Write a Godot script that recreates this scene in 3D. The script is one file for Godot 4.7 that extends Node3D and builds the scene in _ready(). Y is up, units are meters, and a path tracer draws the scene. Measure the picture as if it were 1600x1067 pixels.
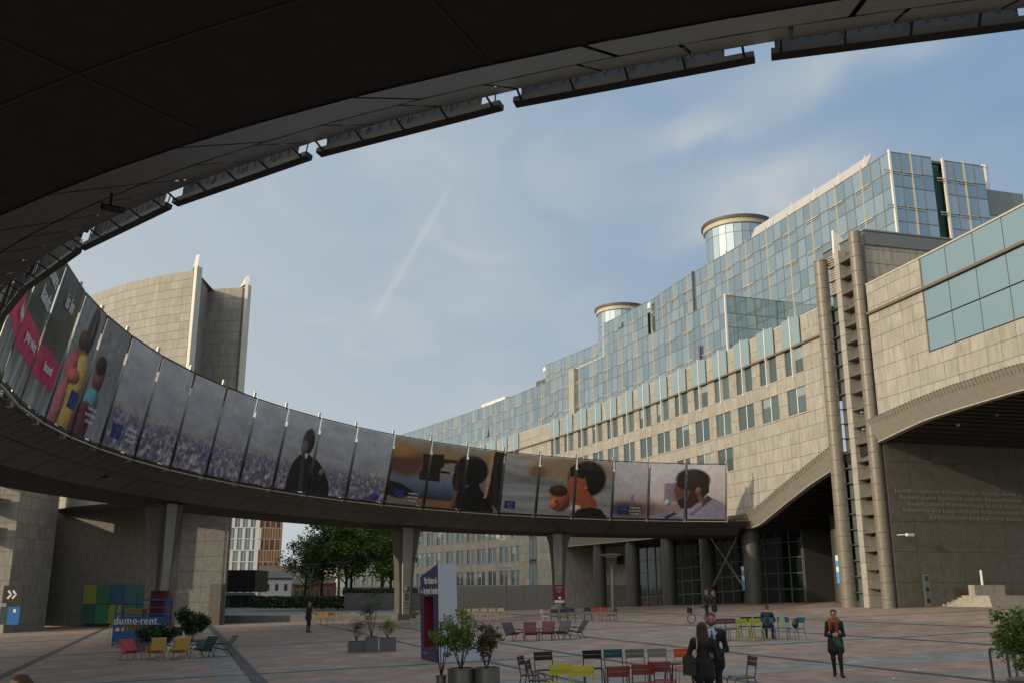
extends Node3D
# A paved square under an elliptical elevated walkway, with a curved stone and glass office building behind it.

const FC := Vector2(-400.35, 42.69)   # centre of the arc that the long facade follows
const FR := 441.92
const FT := -0.27192
const EC := Vector2(15.64, -47.70)    # centre of the elliptical walkway, its half axes and their directions
const EA := 39.89
const EB := 32.31
const EU := Vector2(0.3514, -0.9362)
const EV := Vector2(-0.9362, -0.3514)
const G1 := Vector3(0.948, 0.0, -0.317)  # the two directions of the paving grid
const G2 := Vector3(0.317, 0.0, 0.948)
const UP := Vector3.UP

var M := {}
var rng := RandomNumberGenerator.new()
var names := {}
var unit_box := BoxMesh.new()
var noise := FastNoiseLite.new()

# ------------------------------------------------------------------ helpers
func lin(r: float, g: float, b: float) -> Color:
	return Color(r, g, b).linear_to_srgb()

func mat(key: String, c: Color, rough := 0.7, metal := 0.0) -> StandardMaterial3D:
	var m := StandardMaterial3D.new()
	m.albedo_color = c
	m.roughness = rough
	m.metallic = metal
	M[key] = m
	return m

func ground_y(x: float, z: float) -> float:
	var d := minf(-z, 300.0)
	x = clampf(x, -70.0, 70.0)
	if d < 95.0:
		return -0.05 + 0.03 * x + 0.006 * d
	return -0.05 + 0.03 * x + 0.57 - 0.03 * (d - 95.0)

func gp(x: float, z: float) -> Vector3:
	return Vector3(x, ground_y(x, z), z)

func ground_basis(turn: float) -> Basis:
	var n := Vector3(-0.03, 1.0, 0.006).normalized()
	var x := Vector3(cos(turn), 0, -sin(turn))
	x = (x - n * x.dot(n)).normalized()
	return Basis(x, n, x.cross(n))

func numbered(called: String) -> String:
	var n: int = names.get(called, 0)
	names[called] = n + 1
	return called if n == 0 else "%s_%03d" % [called, n]

func tag(o: Node, label: String, category: String, group := "", kind := "") -> void:
	if label != "":
		o.set_meta("label", label)
	if category != "":
		o.set_meta("category", category)
	if group != "":
		o.set_meta("group", group)
	if kind != "":
		o.set_meta("kind", kind)

func thing(called: String, label: String, category: String, at := Vector3.ZERO, group := "", kind := "", turn = null) -> Node3D:
	var o := Node3D.new()
	o.name = numbered(called)
	add_child(o)
	o.position = at
	if turn != null:
		o.basis = turn if turn is Basis else Basis(UP, turn)
	tag(o, label, category, group, kind)
	return o

func dup(o: Node3D, called: String, label: String, group := "") -> Node3D:
	var c: Node3D = o.duplicate()
	c.name = numbered(called)
	add_child(c)
	tag(c, label, "", group)
	return c

# a mesh placed by a transform given in world space, as a child of a thing (or of a part of one)
func part(parent: Node3D, called: String, mesh: Mesh, m: Material, xf := Transform3D.IDENTITY, kind := "") -> MeshInstance3D:
	var o := MeshInstance3D.new()
	o.name = called
	o.mesh = mesh
	o.material_override = m
	parent.add_child(o, true)
	o.transform = world_of(parent).affine_inverse() * xf
	if kind != "":
		o.set_meta("kind", kind)
	return o

# the same, placed in the parent's own axes
func piece(parent: Node3D, called: String, mesh: Mesh, m: Material, xf := Transform3D.IDENTITY) -> MeshInstance3D:
	var o := MeshInstance3D.new()
	o.name = called
	o.mesh = mesh
	o.material_override = m
	parent.add_child(o, true)
	o.transform = xf
	return o

func world_of(o: Node3D) -> Transform3D:
	var t := o.transform
	var p := o.get_parent()
	while p is Node3D and p != self:
		t = (p as Node3D).transform * t
		p = p.get_parent()
	return t

func solo(called: String, mesh: Mesh, m: Material, label: String, category: String, xf := Transform3D.IDENTITY, group := "", kind := "") -> MeshInstance3D:
	var o := MeshInstance3D.new()
	o.name = numbered(called)
	o.mesh = mesh
	o.material_override = m
	add_child(o)
	o.transform = xf
	tag(o, label, category, group, kind)
	return o

func bt(c: Vector3, size: Vector3, turn := 0.0) -> Transform3D:
	return Transform3D(Basis(UP, turn) * Basis.from_scale(size), c)

# a box between two points a and b (its long axis), w wide across and h high
func bar(a: Vector3, b: Vector3, w: float, h: float) -> Transform3D:
	var d := b - a
	var z := d.normalized()
	var x := UP.cross(z)
	if x.length() < 0.01:
		x = Vector3.RIGHT
	x = x.normalized()
	var y := z.cross(x)
	return Transform3D(Basis(x * w, y * h, d), (a + b) * 0.5)

# ------------------------------------------------------------------ facade arc: s metres along it, off metres behind it
func fth(s: float) -> float:
	return FT - s / FR

func fp(s: float, off := 0.0, y := 0.0) -> Vector3:
	var t := fth(s)
	return Vector3(FC.x + (FR + off) * cos(t), y, FC.y + (FR + off) * sin(t))

func fbasis(s: float) -> Basis:
	var t := fth(s)
	return Basis(Vector3(sin(t), 0, -cos(t)), UP, Vector3(cos(t), 0, sin(t)))

func fx(s: float, y: float, off: float, w: float, h: float, d: float) -> Transform3D:
	return Transform3D(fbasis(s) * Basis.from_scale(Vector3(w, h, d)), fp(s, off, y))

# the box between s0..s1, y0..y1, off0..off1
func fr(s0: float, s1: float, y0: float, y1: float, o0: float, o1: float) -> Transform3D:
	return fx((s0 + s1) * 0.5, (y0 + y1) * 0.5, (o0 + o1) * 0.5, absf(s1 - s0) * (1.0 + (o0 + o1) * 0.5 / FR), y1 - y0, o1 - o0)

# ------------------------------------------------------------------ walkway ellipse: a degrees round it, o metres outside the banner line
func ep(a: float, o := 0.0, y := 0.0) -> Vector3:
	var t := deg_to_rad(a)
	var p := EC + EU * (EA * cos(t)) + EV * (EB * sin(t))
	var n := (EU * (EB * cos(t)) + EV * (EA * sin(t))).normalized()
	p += n * o
	return Vector3(p.x, y, p.y)

func en(a: float) -> Vector3:
	return (ep(a, 1.0) - ep(a, 0.0)).normalized()

# ------------------------------------------------------------------ mesh builder
class MB:
	var v := PackedVector3Array()
	var n := PackedVector3Array()
	var u := PackedVector2Array()
	var c := PackedColorArray()
	var i := PackedInt32Array()
	var col := Color.WHITE
	var colored := false
	func vert(p: Vector3, nn: Vector3, uv := Vector2.ZERO) -> int:
		v.append(p); n.append(nn); u.append(uv); c.append(col)
		return v.size() - 1
	func tri(a: int, b: int, d: int) -> void:
		i.append(a); i.append(b); i.append(d)
	# corners counter-clockwise when seen from the front; stored clockwise as Godot wants
	func quad(a: Vector3, b: Vector3, d: Vector3, e: Vector3, uvs := [Vector2(0, 1), Vector2(1, 1), Vector2(1, 0), Vector2(0, 0)]) -> void:
		var nn := (b - a).cross(e - a)
		if nn.length_squared() < 1e-14:
			nn = (d - b).cross(e - b)
		nn = nn.normalized()
		var k := v.size()
		vert(a, nn, uvs[0]); vert(b, nn, uvs[1]); vert(d, nn, uvs[2]); vert(e, nn, uvs[3])
		tri(k, k + 2, k + 1); tri(k, k + 3, k + 2)
	func tri3(a: Vector3, b: Vector3, d: Vector3) -> void:
		var nn := (b - a).cross(d - a).normalized()
		var k := v.size()
		vert(a, nn); vert(b, nn); vert(d, nn)
		tri(k, k + 2, k + 1)
	func box(t: Transform3D) -> void:
		var x := t.basis.x * 0.5
		var y := t.basis.y * 0.5
		var z := t.basis.z * 0.5
		var o := t.origin
		quad(o - x - y + z, o + x - y + z, o + x + y + z, o - x + y + z)
		quad(o + x - y - z, o - x - y - z, o - x + y - z, o + x + y - z)
		quad(o + x - y + z, o + x - y - z, o + x + y - z, o + x + y + z)
		quad(o - x - y - z, o - x - y + z, o - x + y + z, o - x + y - z)
		quad(o - x + y + z, o + x + y + z, o + x + y - z, o - x + y - z)
		quad(o - x - y - z, o + x - y - z, o + x - y + z, o - x - y + z)
	func tube(pts: Array, r: float, seg := 7, r_end := -1.0, caps := true) -> void:
		var rows := []
		var side := Vector3.ZERO
		for k in pts.size():
			var d: Vector3
			if k == 0:
				d = pts[1] - pts[0]
			elif k == pts.size() - 1:
				d = pts[k] - pts[k - 1]
			else:
				d = (pts[k + 1] - pts[k]).normalized() + (pts[k] - pts[k - 1]).normalized()
			d = d.normalized()
			if k == 0:
				side = d.cross(Vector3.UP if absf(d.y) < 0.9 else Vector3.RIGHT).normalized()
			else:
				side = (side - d * side.dot(d)).normalized()
			var other := d.cross(side)
			var rr := r if r_end < 0 else lerpf(r, r_end, float(k) / (pts.size() - 1))
			var row := []
			for q in seg:
				var an := TAU * q / seg
				var nn := side * cos(an) + other * sin(an)
				row.append(vert(pts[k] + nn * rr, nn, Vector2(float(q) / seg, k)))
			rows.append(row)
		for k in pts.size() - 1:
			for q in seg:
				var w := (q + 1) % seg
				tri(rows[k][q], rows[k + 1][w], rows[k][w])
				tri(rows[k][q], rows[k + 1][q], rows[k + 1][w])
		if caps:
			for e in 2:
				var k2: int = 0 if e == 0 else pts.size() - 1
				var cc: Vector3 = pts[k2]
				var dd: Vector3 = (pts[0] - pts[1]) if e == 0 else (pts[k2] - pts[k2 - 1])
				dd = dd.normalized()
				var m := vert(cc, dd)
				var ring := []
				for q in seg:
					ring.append(vert(v[rows[k2][q]], dd))
				for q in seg:
					var w2 := (q + 1) % seg
					if e == 0:
						tri(m, ring[q], ring[w2])
					else:
						tri(m, ring[w2], ring[q])
	# a profile of (radius, height) pairs turned about the y axis
	func lathe(prof: Array, seg := 24, at := Vector3.ZERO, a0 := 0.0, a1 := TAU) -> void:
		for k in prof.size() - 1:
			var p: Vector2 = prof[k]
			var q: Vector2 = prof[k + 1]
			var d := q - p
			var nr := Vector2(d.y, -d.x).normalized()
			var base := v.size()
			for w in seg + 1:
				var an := lerpf(a0, a1, float(w) / seg)
				var e := Vector3(cos(an), 0, sin(an))
				vert(at + e * p.x + Vector3(0, p.y, 0), (e * nr.x + Vector3(0, nr.y, 0)), Vector2(float(w) / seg, 0))
				vert(at + e * q.x + Vector3(0, q.y, 0), (e * nr.x + Vector3(0, nr.y, 0)), Vector2(float(w) / seg, 1))
			for w in seg:
				var b := base + w * 2
				tri(b, b + 3, b + 1)
				tri(b, b + 2, b + 3)
	func done() -> ArrayMesh:
		var a := []
		a.resize(Mesh.ARRAY_MAX)
		a[Mesh.ARRAY_VERTEX] = v
		a[Mesh.ARRAY_NORMAL] = n
		a[Mesh.ARRAY_TEX_UV] = u
		if colored:
			a[Mesh.ARRAY_COLOR] = c
		a[Mesh.ARRAY_INDEX] = i
		var m := ArrayMesh.new()
		m.add_surface_from_arrays(Mesh.PRIMITIVE_TRIANGLES, a)
		return m

func text_mesh(t: String, height: float, depth := 0.01, bold := false) -> TextMesh:
	var f := SystemFont.new()
	f.font_names = PackedStringArray(["Droid Sans"])
	if bold:
		f.font_weight = 700
	var m := TextMesh.new()
	m.text = t
	m.font = f
	m.font_size = 32
	m.pixel_size = height / 32.0
	m.depth = depth
	m.curve_step = 2.0
	return m

func noise_tex(freq: float, lo: Color, hi: Color, seed_: int, size := 256, octaves := 4, as_normal := false) -> NoiseTexture2D:
	var f := FastNoiseLite.new()
	f.noise_type = FastNoiseLite.TYPE_SIMPLEX_SMOOTH
	f.frequency = freq
	f.fractal_octaves = octaves
	f.seed = seed_
	var t := NoiseTexture2D.new()
	t.width = size
	t.height = size
	t.seamless = true
	t.noise = f
	if as_normal:
		t.as_normal_map = true
		t.bump_strength = 2.0
	else:
		var g := Gradient.new()
		g.set_color(0, lo)
		g.set_color(1, hi)
		t.color_ramp = g
	return t

func grain(m: StandardMaterial3D, freq: float, lo: float, hi: float, seed_: int, scale := 0.25, tall := 0.0) -> void:
	m.albedo_texture = noise_tex(freq, Color(lo, lo, lo), Color(hi, hi, hi), seed_)
	m.uv1_triplanar = true
	m.uv1_world_triplanar = true
	m.uv1_scale = Vector3(scale, scale if tall == 0.0 else tall, scale)
# ------------------------------------------------------------------ sky: air, thin cloud and a vapour trail, computed over the whole dome
func make_sky() -> Sky:
	var w := 2048
	var h := 1024
	var data := PackedFloat32Array()
	data.resize(w * h * 3)
	var n1 := FastNoiseLite.new()
	n1.seed = 5
	n1.frequency = 1.0
	n1.fractal_octaves = 5
	var n2 := FastNoiseLite.new()
	n2.seed = 11
	n2.frequency = 1.0
	n2.fractal_octaves = 4
	var sun := Vector3(-0.85, 0.29, 0.45).normalized()
	var trail_a := sky_dir(692, 312)
	var trail_b := sky_dir(572, 520)
	var across := trail_a.cross(trail_b).normalized()
	var clouds := [[sky_dir(1215, 292), 0.085, 0.034, 0.85], [sky_dir(1300, 100), 0.085, 0.03, 0.55], [sky_dir(1095, 200), 0.055, 0.018, 0.50], [sky_dir(1140, 360), 0.06, 0.02, 0.40], [sky_dir(1440, 95), 0.03, 0.014, 0.3]]
	for y in h:
		var el := (0.5 - (y + 0.5) / h) * PI
		var sy := sin(el)
		var cy := cos(el)
		for x in w:
			var k := (y * w + x) * 3
			if el < -0.02:
				data[k] = 0.10; data[k + 1] = 0.095; data[k + 2] = 0.09
				continue
			var az := (x + 0.5) / w * TAU
			var d := Vector3(sin(az) * cy, sy, -cos(az) * cy)
			var e := clampf(sy, 0.0, 1.0)
			var near := 0.5 + 0.5 * d.dot(sun)
			# clear air: pale towards the horizon and the sun, blue away from both
			var blue := pow(clampf((e + 0.02) / 0.70, 0, 1), 0.50) * (1.0 - 0.45 * near * near)
			blue *= 0.70 + 0.42 * smoothstep(0.60, 0.12, near)
			blue = clampf(blue, 0, 1)
			var r := lerpf(0.48, 0.125, blue)
			var g := lerpf(0.535, 0.262, blue)
			var b := lerpf(0.555, 0.462, blue)
			var halo := pow(near, 9.0)
			var glow := pow(near, 4.0)
			r += 0.55 * glow + 1.9 * halo; g += 0.47 * glow + 1.55 * halo; b += 0.36 * glow + 1.05 * halo
			# thin streaked cloud
			var px := d.x / (sy + 0.16)
			var pz := d.z / (sy + 0.16)
			var warp := n2.get_noise_2d(px * 0.9, pz * 0.9) * 0.5
			var s1 := n1.get_noise_2d(px * 1.1 + pz * 0.8 + warp, pz * 0.42 - px * 0.25 + warp) * 0.5 + 0.5
			var s2 := n1.get_noise_2d(px * 4.0 + 31.0 + warp * 2.0, pz * 2.2) * 0.5 + 0.5
			var veil := smoothstep(0.36, 0.74, s1) * (0.25 + 0.42 * s2) * lerpf(0.25, 1.0, smoothstep(0.24, 0.42, near))
			veil += 0.30 * smoothstep(0.22, 0.52, near) + 0.80 * pow(1.0 - e, 4.0)
			if d.z < 0.0:
				for c in clouds:
					var q: Vector3 = d - c[0]
					var qx := (q.x + warp * 0.03) / float(c[1])
					var qy := (q.y - q.x * 0.10 + (s2 - 0.5) * 0.05) / float(c[2])
					var rr := qx * qx + qy * qy
					if rr < 4.0:
						veil += float(c[3]) * exp(-rr * 1.1) * (0.35 + 1.1 * s2)
				var off := absf(d.dot(across))
				if off < 0.012:
					var along := (d - trail_a).dot((trail_b - trail_a).normalized()) / (trail_b - trail_a).length()
					if along > -0.15 and along < 1.1:
						var wid := lerpf(0.0016, 0.0034, absf(along - 0.5) + s2 * 0.4)
						veil += 0.42 * exp(-off * off / (wid * wid)) * smoothstep(-0.15, 0.1, along) * smoothstep(1.1, 0.75, along) * (0.5 + s2)
			veil = clampf(veil, 0, 0.85)
			veil *= 1.0 - 0.8 * smoothstep(0.6, 0.9, near)
			data[k] = lerpf(r, 0.525, veil)
			data[k + 1] = lerpf(g, 0.56, veil)
			data[k + 2] = lerpf(b, 0.572, veil)
	var img := Image.create_from_data(w, h, false, Image.FORMAT_RGBF, data.to_byte_array())
	var p := PanoramaSkyMaterial.new()
	p.panorama = ImageTexture.create_from_image(img)
	p.filter = true
	var s := Sky.new()
	s.sky_material = p
	return s

# a direction of the sky given by where it lies for someone standing on the square and looking along the square's axis
func sky_dir(x: float, y: float) -> Vector3:
	var u := (x - 800.0) / 1500.0
	var w := (533.5 - y) / 1500.0
	return Vector3(u, w * 0.9683 + 0.2496, -(0.9683 - w * 0.2496)).normalized()

func make_camera_and_light() -> void:
	var cam := Camera3D.new()
	cam.name = "camera"
	add_child(cam)
	cam.position = Vector3(0, 2.5, 0)
	cam.rotation_degrees = Vector3(14.45, 0, 0)
	cam.fov = 39.16
	cam.near = 0.1
	cam.far = 1500.0
	cam.current = true
	var env := Environment.new()
	env.background_mode = Environment.BG_SKY
	env.sky = make_sky()
	env.tonemap_mode = Environment.TONE_MAPPER_LINEAR
	env.tonemap_exposure = 1.05
	env.background_energy_multiplier = 1.0
	env.sdfgi_enabled = true
	env.ssao_enabled = true
	env.ssil_enabled = true
	var we := WorldEnvironment.new()
	we.name = "world"
	we.environment = env
	add_child(we)
	var sun := DirectionalLight3D.new()
	sun.name = "sun"
	sun.light_energy = 0.80
	sun.light_color = Color(1.0, 0.92, 0.78)
	sun.light_angular_distance = 0.6
	sun.shadow_enabled = true
	add_child(sun)
	sun.look_at_from_position(Vector3.ZERO, Vector3(0.85, -0.29, -0.45), UP)

func make_materials() -> void:
	grain(mat("stone", lin(0.41, 0.392, 0.345), 0.75), 0.02, 0.80, 1.0, 1, 0.35, 0.09)
	grain(mat("stone_b", lin(0.39, 0.372, 0.325), 0.75), 0.02, 0.80, 1.0, 2, 0.35, 0.09)
	grain(mat("stone_c", lin(0.43, 0.412, 0.365), 0.75), 0.02, 0.80, 1.0, 3, 0.35, 0.09)
	grain(mat("joint", lin(0.25, 0.21, 0.16), 0.9), 0.03, 0.7, 1.0, 4, 0.3)
	grain(mat("plinth", lin(0.15, 0.15, 0.145), 0.7), 0.02, 0.8, 1.0, 5, 0.3)
	grain(mat("dark_stone", lin(0.135, 0.125, 0.105), 0.6), 0.02, 0.8, 1.0, 6, 0.3)
	grain(mat("pipe", lin(0.215, 0.195, 0.16), 0.42, 0.0), 0.03, 0.8, 1.0, 7, 0.5)
	grain(mat("canopy", lin(0.33, 0.31, 0.27), 0.5, 0.2), 0.02, 0.85, 1.0, 8, 0.4)
	mat("glass", lin(0.34, 0.43, 0.47), 0.05, 0.80)
	mat("glass_b", lin(0.39, 0.48, 0.52), 0.06, 0.78)
	mat("glass_c", lin(0.29, 0.385, 0.43), 0.05, 0.80)
	mat("glass_pale", lin(0.33, 0.43, 0.46), 0.16, 0.5)
	mat("glass_window", lin(0.10, 0.14, 0.145), 0.06, 0.4)
	mat("glass_window_b", lin(0.13, 0.175, 0.18), 0.07, 0.4)
	M["glass_window"].metallic_specular = 0.3
	M["glass_window_b"].metallic_specular = 0.3
	mat("blind", lin(0.30, 0.36, 0.36), 0.3, 0.3)
	mat("glass_dark", lin(0.012, 0.022, 0.018), 0.06, 0.1)
	mat("glass_green", lin(0.07, 0.16, 0.13), 0.06, 0.3)
	mat("mullion", lin(0.46, 0.42, 0.34), 0.55, 0.0)
	mat("mullion_dark", lin(0.10, 0.11, 0.11), 0.5, 0.3)
	mat("glazing_bar", lin(0.16, 0.145, 0.12), 0.6)
	mat("white_metal", lin(0.74, 0.72, 0.68), 0.4, 0.1)
	mat("frame_grey", lin(0.22, 0.25, 0.24), 0.45, 0.4)
	mat("ledge", lin(0.16, 0.13, 0.10), 0.6, 0.2)
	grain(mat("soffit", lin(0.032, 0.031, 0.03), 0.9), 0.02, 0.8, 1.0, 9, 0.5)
	grain(mat("rim", lin(0.105, 0.099, 0.088), 0.5, 0.0), 0.02, 0.8, 1.0, 10, 0.6)
	grain(mat("concrete", lin(0.135, 0.125, 0.11), 0.75), 0.02, 0.82, 1.0, 12, 0.5)
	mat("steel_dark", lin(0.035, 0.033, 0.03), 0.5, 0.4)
	mat("steel", lin(0.42, 0.43, 0.42), 0.35, 0.6)
	mat("black", lin(0.012, 0.012, 0.013), 0.6)
	mat("column", lin(0.06, 0.063, 0.06), 0.5)
	mat("white", lin(0.75, 0.75, 0.75), 0.6)
	mat("copper_top", lin(0.09, 0.075, 0.06), 0.6)
	grain(mat("bark", lin(0.07, 0.055, 0.04), 0.9), 0.05, 0.6, 1.0, 13, 2.0)
	mat("zinc", lin(0.20, 0.20, 0.18), 0.35, 0.6)
	mat("zinc_grey", lin(0.13, 0.14, 0.15), 0.5, 0.4)
	mat("soil", lin(0.05, 0.035, 0.025), 0.95)
	var lm := mat("leaf", lin(1, 1, 1), 0.6)
	lm.vertex_color_use_as_albedo = true
	lm.cull_mode = BaseMaterial3D.CULL_DISABLED
	lm.backlight_enabled = true
	lm.backlight = lin(0.05, 0.09, 0.012)
	var sk := mat("body", lin(1, 1, 1), 0.75)
	sk.vertex_color_use_as_albedo = true
	var tg := mat("glass_wall", lin(0.25, 0.42, 0.38), 0.05, 0.0)
	tg.transparency = BaseMaterial3D.TRANSPARENCY_ALPHA
	tg.albedo_color.a = 0.30
	mat("screen_white", lin(0.42, 0.42, 0.41), 0.6)
	mat("tower_white", lin(0.42, 0.43, 0.45), 0.6)
	mat("batten", lin(0.03, 0.03, 0.029), 0.7)
	mat("letter_grey", lin(0.19, 0.185, 0.17), 0.6)
	mat("fin_white", lin(0.58, 0.56, 0.51), 0.5)
	mat("glass_big", lin(0.34, 0.46, 0.485), 0.06, 0.75)
	grain(mat("tower_stone", lin(0.37, 0.355, 0.315), 0.7), 0.02, 0.82, 1.0, 14, 0.3, 0.08)
	grain(mat("tower_stone_b", lin(0.35, 0.335, 0.30), 0.7), 0.02, 0.82, 1.0, 15, 0.3, 0.08)
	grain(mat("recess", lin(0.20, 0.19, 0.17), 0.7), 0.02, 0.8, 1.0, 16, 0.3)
	mat("sign_blue", lin(0.03, 0.14, 0.40), 0.4)
	grain(mat("mural_y", lin(0.45, 0.32, 0.08), 0.8), 0.06, 0.4, 1.0, 17, 0.15)
	grain(mat("mural_r", lin(0.42, 0.16, 0.12), 0.8), 0.06, 0.5, 1.0, 18, 0.2)
	grain(mat("tower_stone_shade", lin(0.15, 0.15, 0.15), 0.6), 0.02, 0.8, 1.0, 19, 0.3)  # tower stone with shade put into its colour
# ------------------------------------------------------------------ the square
func paving_image(seed_: int, base: Array, size := 512) -> ImageTexture:
	# grain and tone of small granite setts, too small here to tell apart
	var r := RandomNumberGenerator.new()
	r.seed = seed_
	var img := Image.create(size, size, false, Image.FORMAT_RGB8)
	img.fill(lin(base[0][0] * 0.82, base[0][1] * 0.82, base[0][2] * 0.82))
	var sw := size / 16
	var sh := size / 32
	for row in 32:
		var shift := (row % 2) * sw / 2
		for k in 17:
			var c: Array = base[r.randi() % base.size()]
			var f := r.randf_range(0.86, 1.12)
			img.fill_rect(Rect2i(k * sw - shift + 1, row * sh + 1, sw - 1, sh - 1), lin(c[0] * f, c[1] * f, c[2] * f))
	for k in 9000:
		var x := r.randi() % size
		var y := r.randi() % size
		var p := img.get_pixel(x, y)
		var f2 := r.randf_range(0.75, 1.15)
		img.set_pixel(x, y, Color(p.r * f2, p.g * f2, p.b * f2))
	img.generate_mipmaps()
	return ImageTexture.create_from_image(img)

func paving_uv(p: Vector3) -> Vector2:
	return Vector2(p.dot(G1), p.dot(G2)) / 5.0

func sheet(mb: MB, a: Vector3, b: Vector3, c: Vector3, d: Vector3, lift: float) -> void:
	var q := []
	var uv := []
	for p: Vector3 in [a, b, c, d]:
		q.append(Vector3(p.x, ground_y(p.x, p.z) + lift, p.z))
		uv.append(paving_uv(p))
	mb.quad(q[0], q[1], q[2], q[3], uv)

func make_ground() -> void:
	var pm := mat("paving", Color.WHITE, 0.75)
	pm.albedo_texture = paving_image(3, [[0.40, 0.275, 0.215], [0.36, 0.25, 0.20], [0.42, 0.30, 0.235], [0.34, 0.265, 0.22]])
	var gm := mat("paving_grey", Color.WHITE, 0.7)
	gm.albedo_texture = paving_image(8, [[0.29, 0.295, 0.28], [0.26, 0.265, 0.255], [0.315, 0.315, 0.30]])
	var dm := mat("paving_dark", Color.WHITE, 0.65)
	dm.albedo_texture = paving_image(9, [[0.075, 0.08, 0.088], [0.09, 0.094, 0.10]])
	for m in [pm, gm, dm]:
		m.detail_enabled = true
		m.detail_albedo = noise_tex(0.012, Color(0.80, 0.78, 0.76), Color(1, 1, 1), 21)
		m.detail_blend_mode = BaseMaterial3D.BLEND_MODE_MUL
		m.detail_uv_layer = BaseMaterial3D.DETAIL_UV_1
	var mb := MB.new()
	var xs := [-900.0, -70.0, -35.0, 0.0, 35.0, 70.0, 900.0]
	var zs := [120.0, 0.0, -30.0, -60.0, -95.0, -150.0, -220.0, -300.0, -1300.0]
	for i in xs.size() - 1:
		for k in zs.size() - 1:
			sheet(mb, Vector3(xs[i], 0, zs[k]), Vector3(xs[i + 1], 0, zs[k]), Vector3(xs[i + 1], 0, zs[k + 1]), Vector3(xs[i], 0, zs[k + 1]), 0.0)
	var g := solo("ground", mb.done(), pm, "square paved with small pinkish granite setts", "ground", Transform3D.IDENTITY, "", "structure")
	# grey bands across the square, then the dark lines between the fields
	var bands := [[-16.5, 2.0], [-24.7, 2.4], [-32.9, 1.9], [-41.2, 2.2], [-49.6, 2.2], [-57.9, 2.0], [-66.2, 2.2], [-74.5, 2.0], [-82.8, 2.2]]
	for b in bands:
		strip(g, "paving_band", gm, float(b[0]), float(b[1]), true, 0.004)
		if b[0] == -32.9 or b[0] == -49.6 or b[0] == -66.2:
			strip(g, "drain_line", dm, float(b[0]) + 0.1, 0.22, true, 0.012)
		strip(g, "paving_band", gm, float(b[0]) + 4.2, 0.7, true, 0.004)
	for l in [[-22.0, 0.3], [-5.5, 0.34], [2.35, 0.42], [10.0, 0.22], [13.5, 0.26], [18.1, 0.26], [26.5, 0.26], [34.0, 0.26]]:
		strip(g, "drain_line", dm, float(l[0]), float(l[1]), false, 0.012)
	strip(g, "paving_band", gm, 1.65, 0.85, false, 0.008)
	# raised terrace at the far side with its dark kerb wall
	var t := thing("terrace", "low raised terrace with a dark granite edge under the trees", "terrace", gp(-17, -82), "", "structure")
	var tb := MB.new()
	var a := gp(-33, -84.5)
	var b2 := gp(-8.6, -79.6)
	var top := 0.85
	tb.quad(a + UP * -0.3, b2 + UP * -0.3, b2 + UP * (top * 0.35), a + UP * top)
	part(t, "wall", tb.done(), M["plinth"])
	tb = MB.new()
	tb.quad(a + UP * top, b2 + UP * (top * 0.35), Vector3(-8.6, 0.65, -128), Vector3(-62, 0.2, -128), [Vector2(0, 0), Vector2(5, 0), Vector2(5, 9), Vector2(0, 9)])
	part(t, "paving", tb.done(), gm)

func strip(g: Node3D, called: String, m: Material, at: float, wide: float, across: bool, lift: float) -> void:
	var along := G1 if across else G2
	var side := G2 if across else G1
	var mb := MB.new()
	var k := -80.0
	var any := false
	while k < 110.0:
		var p0 := side * at + along * (k if across else -k)
		var p1 := side * at + along * (k + 5.0 if across else -k - 5.0)
		k += 5.0
		if minf(p0.z, p1.z) < -94.9 or maxf(p0.z, p1.z) > 20.0 or absf(p0.x) > 60.0:
			continue
		var h := side * wide * 0.5
		if across:
			sheet(mb, p0 + h, p1 + h, p1 - h, p0 - h, lift)
		else:
			sheet(mb, p0 - h, p0 + h, p1 + h, p1 - h, lift)
		any = true
	if any:
		part(g, called, mb.done(), m)
# ------------------------------------------------------------------ the elevated walkway
const GAPS := [18.8, 25.3, 31.3, 37.1, 43.2, 49.2, 55.0, 61.0, 66.9, 73.0, 79.0, 84.9, 90.2, 95.3, 100.4, 105.8, 111.4, 117.0, 122.0, 126.9, 132.4, 138.2, 143.8, 149.3, 154.8, 160.3, 165.75, 171.35, 176.83, 182.4, 188.0, 193.6, 199.2]
const BAN_Y := 8.4
const BAN_H := 5.0
const LEAN := 0.19

func sweep(a0: float, a1: float, prof: Array, steps: int) -> ArrayMesh:
	# prof: points (o, y); the faces look down and inwards when it runs from the inner lip outwards
	var mb := MB.new()
	for k in steps:
		var b0 := lerpf(a0, a1, float(k) / steps)
		var b1 := lerpf(a0, a1, float(k + 1) / steps)
		for j in prof.size() - 1:
			var p: Vector2 = prof[j]
			var q: Vector2 = prof[j + 1]
			mb.quad(ep(b0, p.x, p.y), ep(b0, q.x, q.y), ep(b1, q.x, q.y), ep(b1, p.x, p.y))
	return mb.done()

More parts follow.
